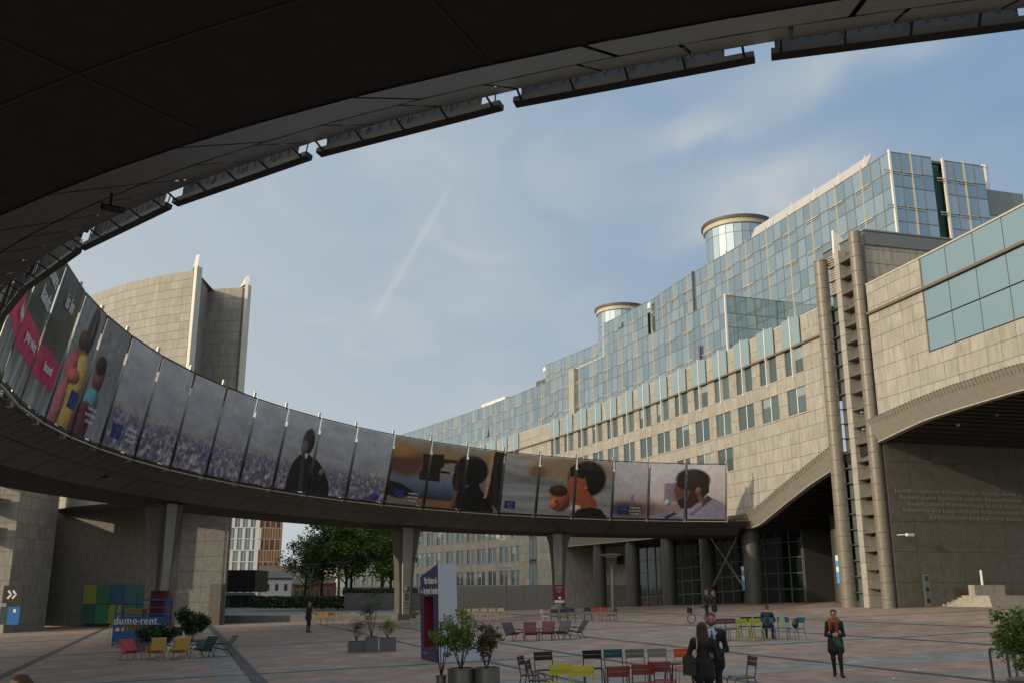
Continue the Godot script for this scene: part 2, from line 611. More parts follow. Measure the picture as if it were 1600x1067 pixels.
func make_walkway() -> Node3D:
	var w := thing("elevated_walkway", "oval elevated walkway on flared piers, black underside and beige rim", "walkway", gp(-17, -47))
	var a0 := 15.5
	var a1 := 236.0
	# black underside, deck and outer rim
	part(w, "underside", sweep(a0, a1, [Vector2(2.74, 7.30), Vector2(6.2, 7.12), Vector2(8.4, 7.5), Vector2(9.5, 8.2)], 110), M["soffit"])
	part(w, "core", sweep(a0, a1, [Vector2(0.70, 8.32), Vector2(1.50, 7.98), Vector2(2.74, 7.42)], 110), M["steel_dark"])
	part(w, "outer_rim", sweep(a0, a1, [Vector2(9.5, 8.2), Vector2(9.55, 8.75), Vector2(9.2, 8.75)], 110), M["rim"])
	part(w, "deck", sweep(a0, a1, [Vector2(9.2, 8.6), Vector2(0.5, 8.55)], 110), M["concrete"])
	# thin joints between the panels of the underside are real battens
	var a := 140.0
	while a < 210.0:
		part(w, "batten", sweep(a, a + 0.035, [Vector2(2.8, 7.28), Vector2(6.2, 7.09), Vector2(8.4, 7.47)], 1), M["batten"])
		a += 5.5
	for o in [4.4, 5.9, 7.4]:
		part(w, "batten", sweep(138.0, 208.0, [Vector2(o, 7.205 if o < 5 else (7.115 if o < 6.2 else 7.31)), Vector2(o + 0.035, 7.20 if o < 5 else (7.11 if o < 6.2 else 7.32))], 60), M["batten"])
	# beige rim panels in two rows
	a = a0
	var step := 1.84
	while a < 207.0:
		part(w, "rim_panel", sweep(a + 0.04, a + step - 0.05, [Vector2(0.42, 8.48), Vector2(0.41, 8.38), Vector2(1.45, 7.90)], 1), M["rim"])
		a += step
	a = a0 + 0.7
	step = 3.9
	while a < 207.0:
		part(w, "fascia_panel", sweep(a + 0.04, a + step - 0.06, [Vector2(1.49, 7.885), Vector2(2.75, 7.28)], 2), M["rim"])
		a += step
	part(w, "rim", sweep(207.0, a1, [Vector2(0.42, 8.48), Vector2(0.41, 8.38), Vector2(2.75, 7.28)], 12), M["rim"])
	# glazed screen behind the banners: posts at each gap, panes between, fins along the foot
	for k in GAPS.size():
		var g: float = GAPS[k]
		var n := en(g)
		var foot := ep(g, 0.28, BAN_Y - 0.05 if g < 138.0 else BAN_Y + 0.35)
		var head := foot - n * (LEAN * (BAN_H + 0.2)) + UP * (BAN_H + 0.35)
		var mb := MB.new()
		mb.tube([foot, head], 0.085, 8)
		mb.tube([ep(g, 0.75, 8.5), foot + UP * 0.1], 0.05, 6)
		mb.tube([ep(g, 0.60, 11.2), foot.lerp(head, 0.5)], 0.04, 6)
		if g < 138.0:
			mb.box(bar(foot - UP * 0.10, foot + UP * 0.16, 0.20, 0.20))
		part(w, "post", mb.done(), M["steel"])
		if k < GAPS.size() - 1:
			var g1: float = GAPS[k + 1]
			for j in 3:
				var b0 := lerpf(g, g1, (j + 0.04) / 3.0)
				var b1 := lerpf(g, g1, (j + 0.96) / 3.0)
				var pm := MB.new()
				pm.quad(ep(b1, 0.62, 8.62), ep(b0, 0.62, 8.62), ep(b0, 0.42, 12.3), ep(b1, 0.42, 12.3))
				part(w, "glass_pane", pm.done(), M["glass_wall"])
			if g < 138.0:
				# added dark backing, lower than the banners so their tops look paler
				var sm := MB.new()
				sm.quad(ep(g1 - 0.3, 0.56, 8.5), ep(g + 0.3, 0.56, 8.5), ep(g + 0.3, 0.36, 12.55), ep(g1 - 0.3, 0.36, 12.55))
				part(w, "added_backing", sm.done(), M["frame_grey"])
	# recessed lamps and a camera bracket under the deck
	for q in [[163.5, 3.9], [171.6, 4.8], [156.0, 5.2], [179.4, 4.6]]:
		var lm := MB.new()
		var c := ep(q[0], q[1], 7.30 if q[1] < 4.5 else 7.22)
		lm.lathe([Vector2(0.0, -0.10), Vector2(0.13, -0.10), Vector2(0.16, -0.02), Vector2(0.16, 0.05)], 16, c)
		part(w, "downlight", lm.done(), M["steel"])
	for aa in [167.4, 110.5]:
		var cm := MB.new()
		var c2 := ep(aa, 1.6, 7.86)
		cm.tube([c2, c2 - UP * 0.22], 0.02, 6)
		cm.tube([c2 - UP * 0.22 - en(aa) * 0.2, c2 - UP * 0.26 + en(aa) * 0.12], 0.05, 8)
		part(w, "security_camera", cm.done(), M["steel_dark"])
	return w

func make_pier(at: Vector3, turn: float, label: String, slim := 0.8) -> Node3D:
	# a flared pier: narrow foot, wide head, with a raised centre blade
	var o := thing("walkway_pier", label, "pier", at, "piers carrying the walkway", "thing", turn)
	var top := 7.22 - at.y
	var k0 := slim
	var mb := MB.new()
	var rows := [[0.0, 0.66, 0.52], [0.5, 0.66, 0.52], [2.4, 0.70, 0.50], [4.3, 0.84, 0.52], [5.8, 1.06, 0.56], [top, 1.42, 0.62]]
	for k in rows.size() - 1:
		var p: Array = rows[k]
		var q: Array = rows[k + 1]
		var c0 := [Vector3(-p[1] * k0, p[0], p[2]), Vector3(p[1] * k0, p[0], p[2]), Vector3(p[1] * k0, p[0], -p[2]), Vector3(-p[1] * k0, p[0], -p[2])]
		var c1 := [Vector3(-q[1] * k0, q[0], q[2]), Vector3(q[1] * k0, q[0], q[2]), Vector3(q[1] * k0, q[0], -q[2]), Vector3(-q[1] * k0, q[0], -q[2])]
		for j in 4:
			mb.quad(c0[j], c0[(j + 1) % 4], c1[(j + 1) % 4], c1[j])
	piece(o, "shaft", mb.done(), M["concrete"])
	# side blade standing proud, and the foot block
	mb = MB.new()
	mb.quad(Vector3(-0.36, 0.45, 0.72), Vector3(0.30, 0.45, 0.72), Vector3(0.46, top, 0.80), Vector3(-0.62, top, 0.80))
	mb.quad(Vector3(0.30, 0.45, 0.72), Vector3(0.30, 0.45, 0.4), Vector3(0.46, top, 0.4), Vector3(0.46, top, 0.80))
	mb.quad(Vector3(-0.36, 0.45, 0.4), Vector3(-0.36, 0.45, 0.72), Vector3(-0.62, top, 0.80), Vector3(-0.62, top, 0.4))
	piece(o, "front_blade", mb.done(), M["stone_b"], Transform3D(Basis.from_scale(Vector3(k0, 1, 1)), Vector3.ZERO))
	mb = MB.new()
	mb.box(bt(Vector3(0, 3.55, 0.735), Vector3(0.72, 0.03, 0.06)))
	piece(o, "joint", mb.done(), M["joint"])
	mb = MB.new()
	mb.box(bt(Vector3(0, 0.16, 0.05), Vector3(1.5, 0.56, 1.5)))
	piece(o, "foot", mb.done(), M["plinth"])
	return o

func make_piers() -> void:
	make_pier(gp(4.1, -86.6), -0.05, "flared concrete pier with the purple poster, before the entrance columns")
	var p2 := make_pier(gp(-8.5, -77.6), 0.5, "flared concrete pier with a carved relief, beside the trees")
	make_pier(gp(-20.0, -55.8), 0.95, "flared concrete pier nearest the blue scaffold cage", 0.62)
	# carved relief on the second pier
	var mb := MB.new()
	mb.lathe([Vector2(0.0, 0.0), Vector2(0.16, 0.05), Vector2(0.22, 0.2), Vector2(0.20, 0.36), Vector2(0.10, 0.46), Vector2(0.0, 0.48)], 12, Vector3(0, 2.1, 0.72))
	mb.box(bt(Vector3(0, 1.75, 0.74), Vector3(0.36, 0.5, 0.05)))
	for k in 3:
		mb.box(bt(Vector3(0, 1.28 - k * 0.2, 0.735), Vector3(0.42, 0.07, 0.04)))
	piece(p2, "relief", mb.done(), M["dark_stone"])
	# poster on the first pier
	var o := thing("poster", "purple poster with white lettering on a walkway pier", "poster", Vector3(4.08, 2.0, -85.78), "", "", -0.05)
	mb = MB.new()
	mb.box(bt(Vector3(0, 0.1, 0.0), Vector3(0.86, 1.5, 0.04)))
	piece(o, "sheet", mb.done(), mat("poster_purple", lin(0.14, 0.012, 0.05), 0.5))
	mb = MB.new()
	mb.box(bt(Vector3(0, -0.55, 0.025), Vector3(0.84, 0.22, 0.02)))
	piece(o, "footer", mb.done(), M["white"])
	mb = MB.new()
	mb.box(bt(Vector3(-0.02, 0.62, 0.025), Vector3(0.62, 0.11, 0.012)))
	for k in 3:
		mb.box(bt(Vector3(-0.06, 0.42 - k * 0.1, 0.025), Vector3(0.5 - 0.08 * k, 0.035, 0.012)))
	piece(o, "lettering", mb.done(), mat("poster_ink", lin(0.45, 0.3, 0.36), 0.6))
	mb = MB.new()
	mb.lathe([Vector2(0.0, 0.02), Vector2(0.12, 0.02), Vector2(0.12, 0.0)], 14)
	piece(o, "emblem", mb.done(), M["white"], Transform3D(Basis(Vector3.RIGHT, PI / 2), Vector3(0.05, -0.25, 0.015)))
# ------------------------------------------------------------------ printed banners on the walkway
class Pic:
	var img: Image
	var w: int
	var h: int
	var u := 96.0
	var nz := FastNoiseLite.new()
	func _init(n: int, seed_: int) -> void:
		w = n * 96
		h = 150
		img = Image.create(w, h, false, Image.FORMAT_RGB8)
		nz.seed = seed_
		nz.frequency = 0.02
		nz.fractal_octaves = 4
	func rgb(r: float, g: float, b: float) -> Color:
		return Color(r / 255.0, g / 255.0, b / 255.0)
	# stops: [y, colour]; blotch: strength of the soft mottling of the print
	func back(stops: Array, blotch := 0.08, sx := 1.0, sy := 1.0) -> void:
		for y in h:
			var t := float(y) / h
			var c: Color = stops[0][1]
			for k in stops.size() - 1:
				if t >= stops[k][0]:
					c = (stops[k][1] as Color).lerp(stops[k + 1][1], clampf((t - stops[k][0]) / (stops[k + 1][0] - stops[k][0]), 0, 1))
			for x in w:
				var f := 1.0 + blotch * nz.get_noise_2d(x * sx, y * sy) * 2.0
				img.set_pixel(x, y, Color(c.r * f, c.g * f, c.b * f))
	func put(x: int, y: int, c: Color, a: float) -> void:
		if x < 0 or y < 0 or x >= w or y >= h or a <= 0.0:
			return
		img.set_pixel(x, y, img.get_pixel(x, y).lerp(c, minf(a, 1.0)))
	func oval(cx: float, cy: float, rx: float, ry: float, c: Color, soft := 0.12, a := 1.0) -> void:
		var x0 := int((cx - rx * 1.3) * u)
		var x1 := int((cx + rx * 1.3) * u)
		for x in range(x0, x1 + 1):
			for y in range(int((cy - ry * 1.3) * h), int((cy + ry * 1.3) * h) + 1):
				var d := Vector2((x / u - cx) / rx, (float(y) / h - cy) / ry).length()
				var f := 1.0
				if soft < 0.2:
					# the photograph printed on the cloth has its own modelling
					var qx := (x / u - cx) / rx
					var qy := (float(y) / h - cy) / ry
					f = 1.0 - 0.30 * qx - 0.26 * qy - 0.25 * (qx * qx + qy * qy) + 0.16 * nz.get_noise_2d(x * 5.0, y * 5.0)
				put(x, y, Color(c.r * f, c.g * f, c.b * f), a * smoothstep(1.0 + soft, 1.0 - soft, d))
	func poly(pts: Array, c: Color, a := 1.0) -> void:
		var p := PackedVector2Array()
		var lo := Vector2(1e9, 1e9)
		var hi := -lo
		for k in pts.size() / 2:
			var q := Vector2(pts[2 * k] * u, pts[2 * k + 1] * h)
			p.append(q)
			lo = lo.min(q)
			hi = hi.max(q)
		for x in range(int(lo.x), int(hi.x) + 2):
			for y in range(int(lo.y), int(hi.y) + 2):
				var f := 0.0
				for s in [Vector2(0.25, 0.25), Vector2(0.75, 0.25), Vector2(0.25, 0.75), Vector2(0.75, 0.75)]:
					if Geometry2D.is_point_in_polygon(Vector2(x, y) + s, p):
						f += 0.25
				var g := 1.05 + 0.16 * (lo.x - x) / maxf(hi.x - lo.x, 1.0) + 0.14 * nz.get_noise_2d(x * 2.6, y * 4.0)
				put(x, y, Color(c.r * g, c.g * g, c.b * g), a * f)
	func flag(x: float, y: float, s := 0.3) -> void:
		img.fill_rect(Rect2i(int(x * u), int(y * h), int(s * u), int(s * u * 0.68)), rgb(22, 42, 128))
		for k in 12:
			var an := TAU * k / 12.0
			var cx := int((x + s * 0.5) * u + cos(an) * s * u * 0.19)
			var cy := int(y * h + s * u * 0.34 + sin(an) * s * u * 0.19)
			put(cx, cy, rgb(235, 205, 60), 0.95)
			put(cx + 1, cy, rgb(235, 205, 60), 0.5)
	# the print as it is on cloth: soft edges, slight vertical weave, and its own brightness
	func tex(gain := 1.0, sat := 0.78) -> ImageTexture:
		img.resize(int(w / 2.6), int(h / 2.6), Image.INTERPOLATE_BILINEAR)
		img.resize(w, h, Image.INTERPOLATE_CUBIC)
		for x in w:
			var weave := 1.0 - 0.05 * float(x % 12 == 0) - 0.02 * float(x % 12 == 6)
			for y in h:
				var c := img.get_pixel(x, y).srgb_to_linear()
				var f := gain * weave * (1.0 + 0.10 * nz.get_noise_2d(x * 3.0, y * 3.0))
				var l := c.get_luminance()
				c = Color(lerpf(l, c.r, sat), lerpf(l, c.g, sat), lerpf(l, c.b, sat))
				img.set_pixel(x, y, Color(minf(c.r * f, 0.85), minf(c.g * f, 0.85), minf(c.b * f, 0.85)).linear_to_srgb())
		return ImageTexture.create_from_image(img)

func pic_hands() -> Pic:
	var p := Pic.new(5, 31)
	p.back([[0.0, p.rgb(88, 96, 92)], [0.45, p.rgb(74, 80, 72)], [0.75, p.rgb(128, 128, 118)], [1.0, p.rgb(150, 150, 150)]], 0.22, 2.2, 0.35)
	for k in 26:
		var x := fmod(k * 0.737, 3.2)
		p.oval(x, 0.35 + 0.25 * sin(k * 2.1), 0.16, 0.3, p.rgb(50 + (k * 7) % 30, 58 + (k * 11) % 30, 48), 0.6, 0.5)
	p.poly([0.0, 0.52, 3.0, 0.60, 3.0, 0.82, 0.0, 0.76], p.rgb(206, 30, 92))
	# plain pale ground behind the two children
	p.poly([2.95, 0.0, 5.0, 0.0, 5.0, 1.0, 2.95, 1.0], p.rgb(140, 146, 152), 0.75)
	p.oval(3.62, 0.20, 0.20, 0.20, p.rgb(58, 46, 42))
	p.oval(3.40, 0.40, 0.17, 0.13, p.rgb(150, 92, 66))
	p.oval(3.38, 0.31, 0.17, 0.08, p.rgb(92, 56, 36))
	p.oval(3.62, 0.66, 0.36, 0.27, p.rgb(205, 165, 52))
	p.oval(3.25, 0.56, 0.20, 0.13, p.rgb(208, 78, 92))
	p.oval(3.42, 0.60, 0.26, 0.06, p.rgb(200, 96, 92))
	p.oval(3.20, 0.88, 0.18, 0.26, p.rgb(188, 98, 92))
	p.oval(3.68, 0.93, 0.30, 0.2, p.rgb(190, 146, 46))
	p.oval(4.25, 0.48, 0.17, 0.15, p.rgb(128, 78, 56))
	p.oval(4.22, 0.39, 0.17, 0.08, p.rgb(60, 42, 34))
	p.oval(4.22, 0.70, 0.24, 0.11, p.rgb(86, 150, 160))
	p.oval(4.12, 0.94, 0.28, 0.22, p.rgb(110, 50, 62))
	p.flag(3.55, 0.70, 0.34)
	return p

func pic_city() -> Pic:
	var p := Pic.new(8, 47)
	p.back([[0.0, p.rgb(160, 164, 172)], [0.5, p.rgb(146, 148, 156)], [0.62, p.rgb(150, 138, 138)], [0.7, p.rgb(112, 106, 132)], [1.0, p.rgb(84, 82, 120)]], 0.06, 0.7, 1.6)
	var r := RandomNumberGenerator.new()
	r.seed = 9
	var tones := [p.rgb(96, 92, 134), p.rgb(70, 70, 116), p.rgb(196, 152, 124), p.rgb(222, 196, 172), p.rgb(150, 150, 170), p.rgb(120, 110, 140), p.rgb(88, 66, 84), p.rgb(60, 74, 124)]
	for k in 2600:
		var y := 0.60 + 0.4 * pow(r.randf(), 0.8)
		var s := lerpf(0.012, 0.05, (y - 0.58) / 0.42)
		p.oval(r.randf() * 8.0, y + r.randf_range(-0.03, 0.02), s * r.randf_range(0.6, 1.3), s * r.randf_range(0.3, 0.8), tones[r.randi() % tones.size()], 0.6, 0.62)
	p.poly([5.30, 1.02, 5.36, 0.66, 5.52, 0.54, 5.66, 0.50, 5.86, 0.50, 6.06, 0.56, 6.26, 0.66, 6.50, 0.86, 6.54, 1.02], p.rgb(26, 27, 30))
	p.oval(5.74, 0.33, 0.20, 0.17, p.rgb(48, 40, 36))
	p.oval(5.66, 0.42, 0.13, 0.10, p.rgb(110, 74, 58))
	p.poly([5.70, 0.49, 5.82, 0.49, 5.80, 0.56, 5.72, 0.56], p.rgb(170, 175, 185))
	p.oval(6.22, 0.70, 0.07, 0.05, p.rgb(130, 92, 74))
	p.flag(0.14, 0.78, 0.3)
	p.oval(7.72, 0.93, 0.14, 0.05, p.rgb(34, 60, 160))
	return p

func pic_camera() -> Pic:
	var p := Pic.new(3, 61)
	p.back([[0.0, p.rgb(150, 146, 136)], [0.16, p.rgb(150, 118, 72)], [0.42, p.rgb(150, 138, 124)], [0.62, p.rgb(104, 118, 138)], [0.82, p.rgb(52, 70, 100)], [0.86, p.rgb(44, 46, 58)], [0.90, p.rgb(150, 98, 48)], [1.0, p.rgb(140, 92, 50)]], 0.06)
	p.oval(0.35, 0.36, 0.62, 0.20, p.rgb(96, 58, 34), 0.4, 0.9)
	p.oval(0.1, 0.2, 0.5, 0.10, p.rgb(190, 122, 50), 0.5, 0.8)
	p.poly([0.0, 0.66, 0.34, 0.70, 0.66, 0.78, 0.72, 0.84, 0.3, 0.90, 0.0, 0.88], p.rgb(30, 28, 28))
	p.poly([0.0, 0.90, 1.0, 0.93, 1.0, 1.0, 0.0, 1.0], p.rgb(128, 116, 106), 0.8)
	# raised hands with a camera
	p.poly([0.80, 0.20, 1.32, 0.16, 1.36, 0.34, 1.28, 0.40, 1.30, 0.60, 0.80, 0.60, 0.74, 0.48, 0.86, 0.44], p.rgb(40, 27, 22))
	p.poly([1.3, 0.24, 1.72, 0.22, 1.74, 0.27, 1.34, 0.30], p.rgb(60, 38, 28))
	p.poly([1.28, 0.42, 1.56, 0.42, 1.56, 0.46, 1.28, 0.46], p.rgb(30, 24, 22))
	# man from behind, wearing glasses
	p.oval(2.12, 0.36, 0.44, 0.24, p.rgb(22, 17, 16))
	p.oval(1.84, 0.54, 0.18, 0.17, p.rgb(46, 27, 20))
	p.poly([1.66, 0.44, 1.78, 0.42, 1.78, 0.50, 1.70, 0.52], p.rgb(16, 14, 14))
	p.poly([1.70, 1.02, 1.78, 0.82, 1.96, 0.66, 2.3, 0.54, 2.46, 0.68, 2.74, 0.82, 2.92, 1.02], p.rgb(16, 14, 14))
	p.poly([1.66, 1.02, 1.74, 0.82, 1.86, 0.74, 1.80, 1.02], p.rgb(130, 82, 40))
	p.poly([2.62, 0.0, 2.74, 0.0, 2.62, 0.78, 2.54, 0.80], p.rgb(190, 138, 84))
	p.poly([2.72, 0.0, 3.0, 0.0, 3.0, 0.98, 2.64, 0.80], p.rgb(32, 19, 15))
	p.flag(0.16, 0.79, 0.3)
	return p

func pic_mother() -> Pic:
	var p := Pic.new(3, 73)
	p.back([[0.0, p.rgb(172, 166, 156)], [0.3, p.rgb(150, 148, 146)], [0.45, p.rgb(118, 122, 126)], [0.55, p.rgb(150, 150, 152)], [1.0, p.rgb(138, 138, 140)]], 0.10, 0.4, 2.4)
	p.oval(1.9, 0.20, 1.15, 0.20, p.rgb(158, 124, 84), 0.3, 0.9)
	p.oval(0.95, 0.28, 0.22, 0.10, p.rgb(136, 94, 58), 0.3, 0.9)
	p.oval(1.62, 0.72, 0.30, 0.21, p.rgb(186, 84, 46))
	p.oval(1.46, 0.80, 0.13, 0.10, p.rgb(206, 108, 66))
	p.oval(1.55, 0.57, 0.27, 0.10, p.rgb(72, 42, 28))
	p.oval(1.50, 0.76, 0.04, 0.014, p.rgb(60, 30, 20))
	p.oval(1.44, 0.87, 0.05, 0.014, p.rgb(150, 50, 36))
	p.oval(2.30, 0.33, 0.50, 0.31, p.rgb(26, 21, 19))
	p.poly([1.82, 0.20, 2.06, 0.16, 2.24, 0.34, 2.30, 0.52, 2.44, 0.64, 2.56, 0.70, 2.66, 0.92, 2.0, 0.96, 2.04, 0.80, 1.92, 0.70, 1.84, 0.56, 1.78, 0.46, 1.84, 0.36], p.rgb(168, 74, 40))
	p.oval(2.26, 0.50, 0.06, 0.05, p.rgb(190, 92, 54))
	p.poly([1.84, 0.16, 2.0, 0.10, 2.3, 0.20, 2.16, 0.34, 1.96, 0.30, 1.86, 0.32], p.rgb(24, 19, 18))
	p.oval(2.06, 0.86, 0.12, 0.06, p.rgb(206, 200, 196))
	p.poly([1.92, 1.02, 2.10, 0.88, 2.40, 0.84, 2.72, 0.86, 2.94, 1.02], p.rgb(18, 22, 22))
	p.flag(0.10, 0.80, 0.32)
	return p

func pic_man() -> Pic:
	var p := Pic.new(3, 89)
	p.back([[0.0, p.rgb(196, 196, 208)], [0.55, p.rgb(190, 184, 192)], [0.68, p.rgb(182, 166, 160)], [0.76, p.rgb(150, 128, 128)], [1.0, p.rgb(140, 118, 122)]], 0.03)
	p.oval(0.4, 0.84, 0.6, 0.12, p.rgb(78, 58, 56), 0.5, 0.85)
	p.oval(0.55, 0.68, 0.05, 0.10, p.rgb(130, 112, 116), 0.5, 0.8)
	p.poly([1.40, 0.36, 1.76, 0.34, 1.76, 0.68, 1.40, 0.70], p.rgb(128, 110, 130), 0.85)
	p.oval(1.5, 0.70, 0.09, 0.058, p.rgb(120, 196, 176), 0.15)
	p.poly([0.96, 1.02, 1.1, 0.95, 1.5, 0.86, 1.82, 0.88, 2.02, 0.80, 2.42, 0.58, 2.72, 0.63, 2.92, 0.70, 3.0, 0.78, 3.0, 1.02], p.rgb(140, 132, 166))
	p.poly([1.4, 0.98, 1.7, 0.88, 1.8, 0.90, 1.52, 1.0], p.rgb(62, 54, 74))
	p.poly([2.05, 0.92, 2.45, 0.70, 2.5, 0.73, 2.1, 0.96], p.rgb(104, 96, 130))
	p.poly([1.80, 0.16, 1.78, 0.32, 1.74, 0.40, 1.66, 0.51, 1.74, 0.55, 1.72, 0.60, 1.76, 0.65, 1.82, 0.74, 2.0, 0.80, 2.42, 0.66, 2.4, 0.2], p.rgb(112, 66, 56))
	p.oval(2.16, 0.28, 0.42, 0.20, p.rgb(40, 29, 27))
	p.poly([2.0, 0.2, 2.56, 0.25, 2.56, 0.50, 2.40, 0.62, 2.22, 0.40, 2.05, 0.34], p.rgb(38, 28, 26))
	p.poly([1.80, 0.66, 1.98, 0.62, 2.10, 0.46, 2.2, 0.50, 2.3, 0.66, 2.1, 0.80, 1.88, 0.80], p.rgb(46, 30, 27))
	p.oval(2.28, 0.47, 0.08, 0.06, p.rgb(136, 78, 62))
	p.oval(1.84, 0.40, 0.06, 0.016, p.rgb(40, 25, 23))
	p.poly([2.4, 0.66, 2.52, 0.56, 2.66, 0.63, 2.36, 0.78], p.rgb(58, 52, 60))
	p.flag(0.14, 0.80, 0.34)
	return p

func make_banners() -> void:
	var pics := [[pic_hands(), 21, 17, 1.35], [pic_city(), 16, 9, 1.5], [pic_camera(), 8, 6, 1.25], [pic_mother(), 5, 3, 1.2], [pic_man(), 2, 0, 1.1]]
	var looks := {
		21: "grey printed banner with the start of a magenta strip, lettered The your",
		20: "grey printed banner lettered future hands over a magenta strip reading your voice",
		19: "grey printed banner lettered is in over a magenta strip reading heard",
		18: "printed banner of a child in yellow with a blue starred flag",
		17: "printed banner of a child with a turquoise sleeve and three white text lines",
		16: "printed banner of city roofs with a faint blue flag, beside the turquoise sleeve",
		15: "plain banner of city roofs and sky, second from the faint blue flag",
		14: "plain banner of city roofs and sky, third from the faint blue flag",
		13: "plain banner of city roofs and sky, fourth from the faint blue flag",
		12: "plain banner of city roofs directly before the one with the standing man",
		11: "printed banner with the head and back of a man in black coat above a city",
		10: "printed banner with the elbow of a black coat above a city",
		9: "banner of city roofs with a small blue logo, next to the orange sunset",
		8: "printed banner of an orange cloud with a blue flag over dark shapes",
		7: "printed banner of raised hands holding a camera against a blue orange sky",
		6: "printed banner of a dark silhouetted head beside a brown curtain",
		5: "printed banner of grey sea water with a blue flag in the corner",
		4: "printed banner of a baby's orange lit face before brown sand",
		3: "printed banner of a dark haired woman's head in profile",
		2: "pale printed banner with a blue flag and white conference lettering",
		1: "pale printed banner with a man's face in profile and a turquoise dot",
		0: "end banner of a man's dark hair and lilac hooded top, by the stone facade"}
	for pc in pics:
		var p: Pic = pc[0]
		var m := StandardMaterial3D.new()
		m.albedo_texture = p.tex(pc[3], 0.55 if pc[1] == 16 else 0.8)
		m.roughness = 0.75
		m.transparency = BaseMaterial3D.TRANSPARENCY_ALPHA
		m.albedo_color = Color(1, 1, 1, 0.87)
		var n: int = pc[1] - pc[2] + 1
		for k in n:
			var j: int = pc[1] - k
			one_banner(j, m, float(k) / n, float(k + 1) / n, looks[j])
	var plain := mat("banner_plain", lin(0.035, 0.045, 0.055), 0.8)
	plain.transparency = BaseMaterial3D.TRANSPARENCY_ALPHA
	plain.albedo_color.a = 0.88
	var order := ["first", "second", "third", "fourth", "fifth", "sixth", "seventh", "eighth", "ninth", "tenth"]
	for j in range(22, GAPS.size() - 1):
		one_banner(j, plain, 0, 1, "dark backed banner frame on the overhead walkway edge, %s after the lettered ones" % order[j - 22])
	letter("banner", 21, "The", 0.62, 0.3, 1.45); letter("banner", 21, "your", 0.62, 0.2, 0.65); letter("banner", 21, "Make", 0.42, 0.5, -0.70)
	letter("banner", 20, "future", 0.62, 0.0, 1.45); letter("banner", 20, "hands", 0.62, 0.0, 0.65); letter("banner", 20, "your voice", 0.42, 0.0, -0.82)
	letter("banner", 19, "is in", 0.62, -0.1, 1.45); letter("banner", 19, "heard", 0.42, -0.2, -0.96)
	for q in [[2, 0.45, -1.75], [17, -0.5, -1.5], [16, 0.6, -1.6], [8, 0.65, -1.8]]:
		letter("banner", q[0], "Conference", 0.19, q[1], float(q[2]) + 0.26)
		letter("banner", q[0], "on the Future", 0.19, q[1], float(q[2]))
		letter("banner", q[0], "of Europe", 0.19, q[1], float(q[2]) - 0.26)

var banner_of := {}

func one_banner(j: int, m: Material, u0: float, u1: float, label: String) -> void:
	var g0: float = GAPS[j]
	var g1: float = GAPS[j + 1]
	var gap := 0.085 if g0 < 138.0 else 0.06
	var gm := 0.5 * (g0 + g1)
	var n := en(gm)
	var up := (UP - n * LEAN).normalized()
	var pl := ep(g1, 0.0, BAN_Y)
	var pr := ep(g0, 0.0, BAN_Y)
	var x := (pr - pl).normalized()
	var wide := pl.distance_to(pr) - gap * 2.0 - 0.16
	var c := (pl + pr) * 0.5
	var b := Basis(x, up, x.cross(up))
	var o := thing("banner", label, "banner", c, "banners along the inner edge of the walkway", "", b)
	banner_of[j] = o
	var hh := BAN_H * 0.5
	var hw := wide * 0.5
	var near := g0 >= 138.0
	var mb := MB.new()
	# cloth with a slight belly between its laced edges, and its back
	var nx := 6
	var ny := 6
	for side in 2:
		for i in nx:
			for k in ny:
				var q := []
				var uv := []
				for e in [[0, 0], [1, 0], [1, 1], [0, 1]]:
					var fx_ := float(i + e[0]) / nx
					var fy := float(k + e[1]) / ny
					var belly := 0.05 * sin(PI * fx_) * sin(PI * fy) * (1.0 + 0.6 * sin(j * 2.3)) + (0.012 if side == 0 else 0.0)
					q.append(Vector3(lerpf(-hw + (0.30 if near else 0.0), hw, fx_), lerpf(0.14 if near else 0.12, BAN_H - 0.08, fy), belly))
					uv.append(Vector2(lerpf(u0, u1, fx_), 1.0 - fy))
				if side == 0:
					mb.quad(q[0], q[1], q[2], q[3], uv)
				else:
					mb.quad(q[1], q[0], q[3], q[2], [uv[1], uv[0], uv[3], uv[2]])
	piece(o, "print", mb.done(), m)
	for e in [0.0, BAN_H]:
		mb = MB.new()
		mb.box(bt(Vector3(0, e + (0.02 if e == 0.0 else -0.02), -0.06), Vector3(wide + 0.1, 0.08 if e == 0.0 else 0.07, 0.13 if e == 0.0 else 0.07)))
		piece(o, "frame_bar", mb.done(), M["steel_dark"])
	if not near:
		mb = MB.new()
		mb.box(bt(Vector3(0, -0.085, 0.0), Vector3(wide + 0.1, 0.05, 0.10)))
		piece(o, "sill", mb.done(), M["mullion"])
	if near:
		mb = MB.new()
		for k in 15:
			var sx := lerpf(-hw + 0.32, hw - 0.02, k / 14.0)
			mb.box(bt(Vector3(sx, 0.7, -0.025), Vector3(0.022, 0.92, 0.012)))
		piece(o, "seams", mb.done(), M["steel_dark"])
	for k in 5:
		var xx := lerpf(-hw, hw, k / 4.0) * 0.96
		mb = MB.new()
		mb.tube([Vector3(xx, 0.0, -0.1), Vector3(xx, 0.10, -0.56)], 0.016, 5)
		piece(o, "bracket", mb.done(), M["steel_dark"])
		mb = MB.new()
		mb.tube([Vector3(xx, 0.02, -0.04), Vector3(xx + 0.03, 0.30, -0.02)], 0.011, 5)
		piece(o, "lace", mb.done(), M["steel_dark"])
	for xx in [-hw, hw]:
		mb = MB.new()
		mb.box(bt(Vector3(xx, 0.8, -0.10), Vector3(0.05, 1.0, 0.06)))
		mb.box(bt(Vector3(xx, BAN_H - 0.4, -0.06), Vector3(0.04, 0.8, 0.06)))
		piece(o, "tension_clip", mb.done(), M["steel_dark"])

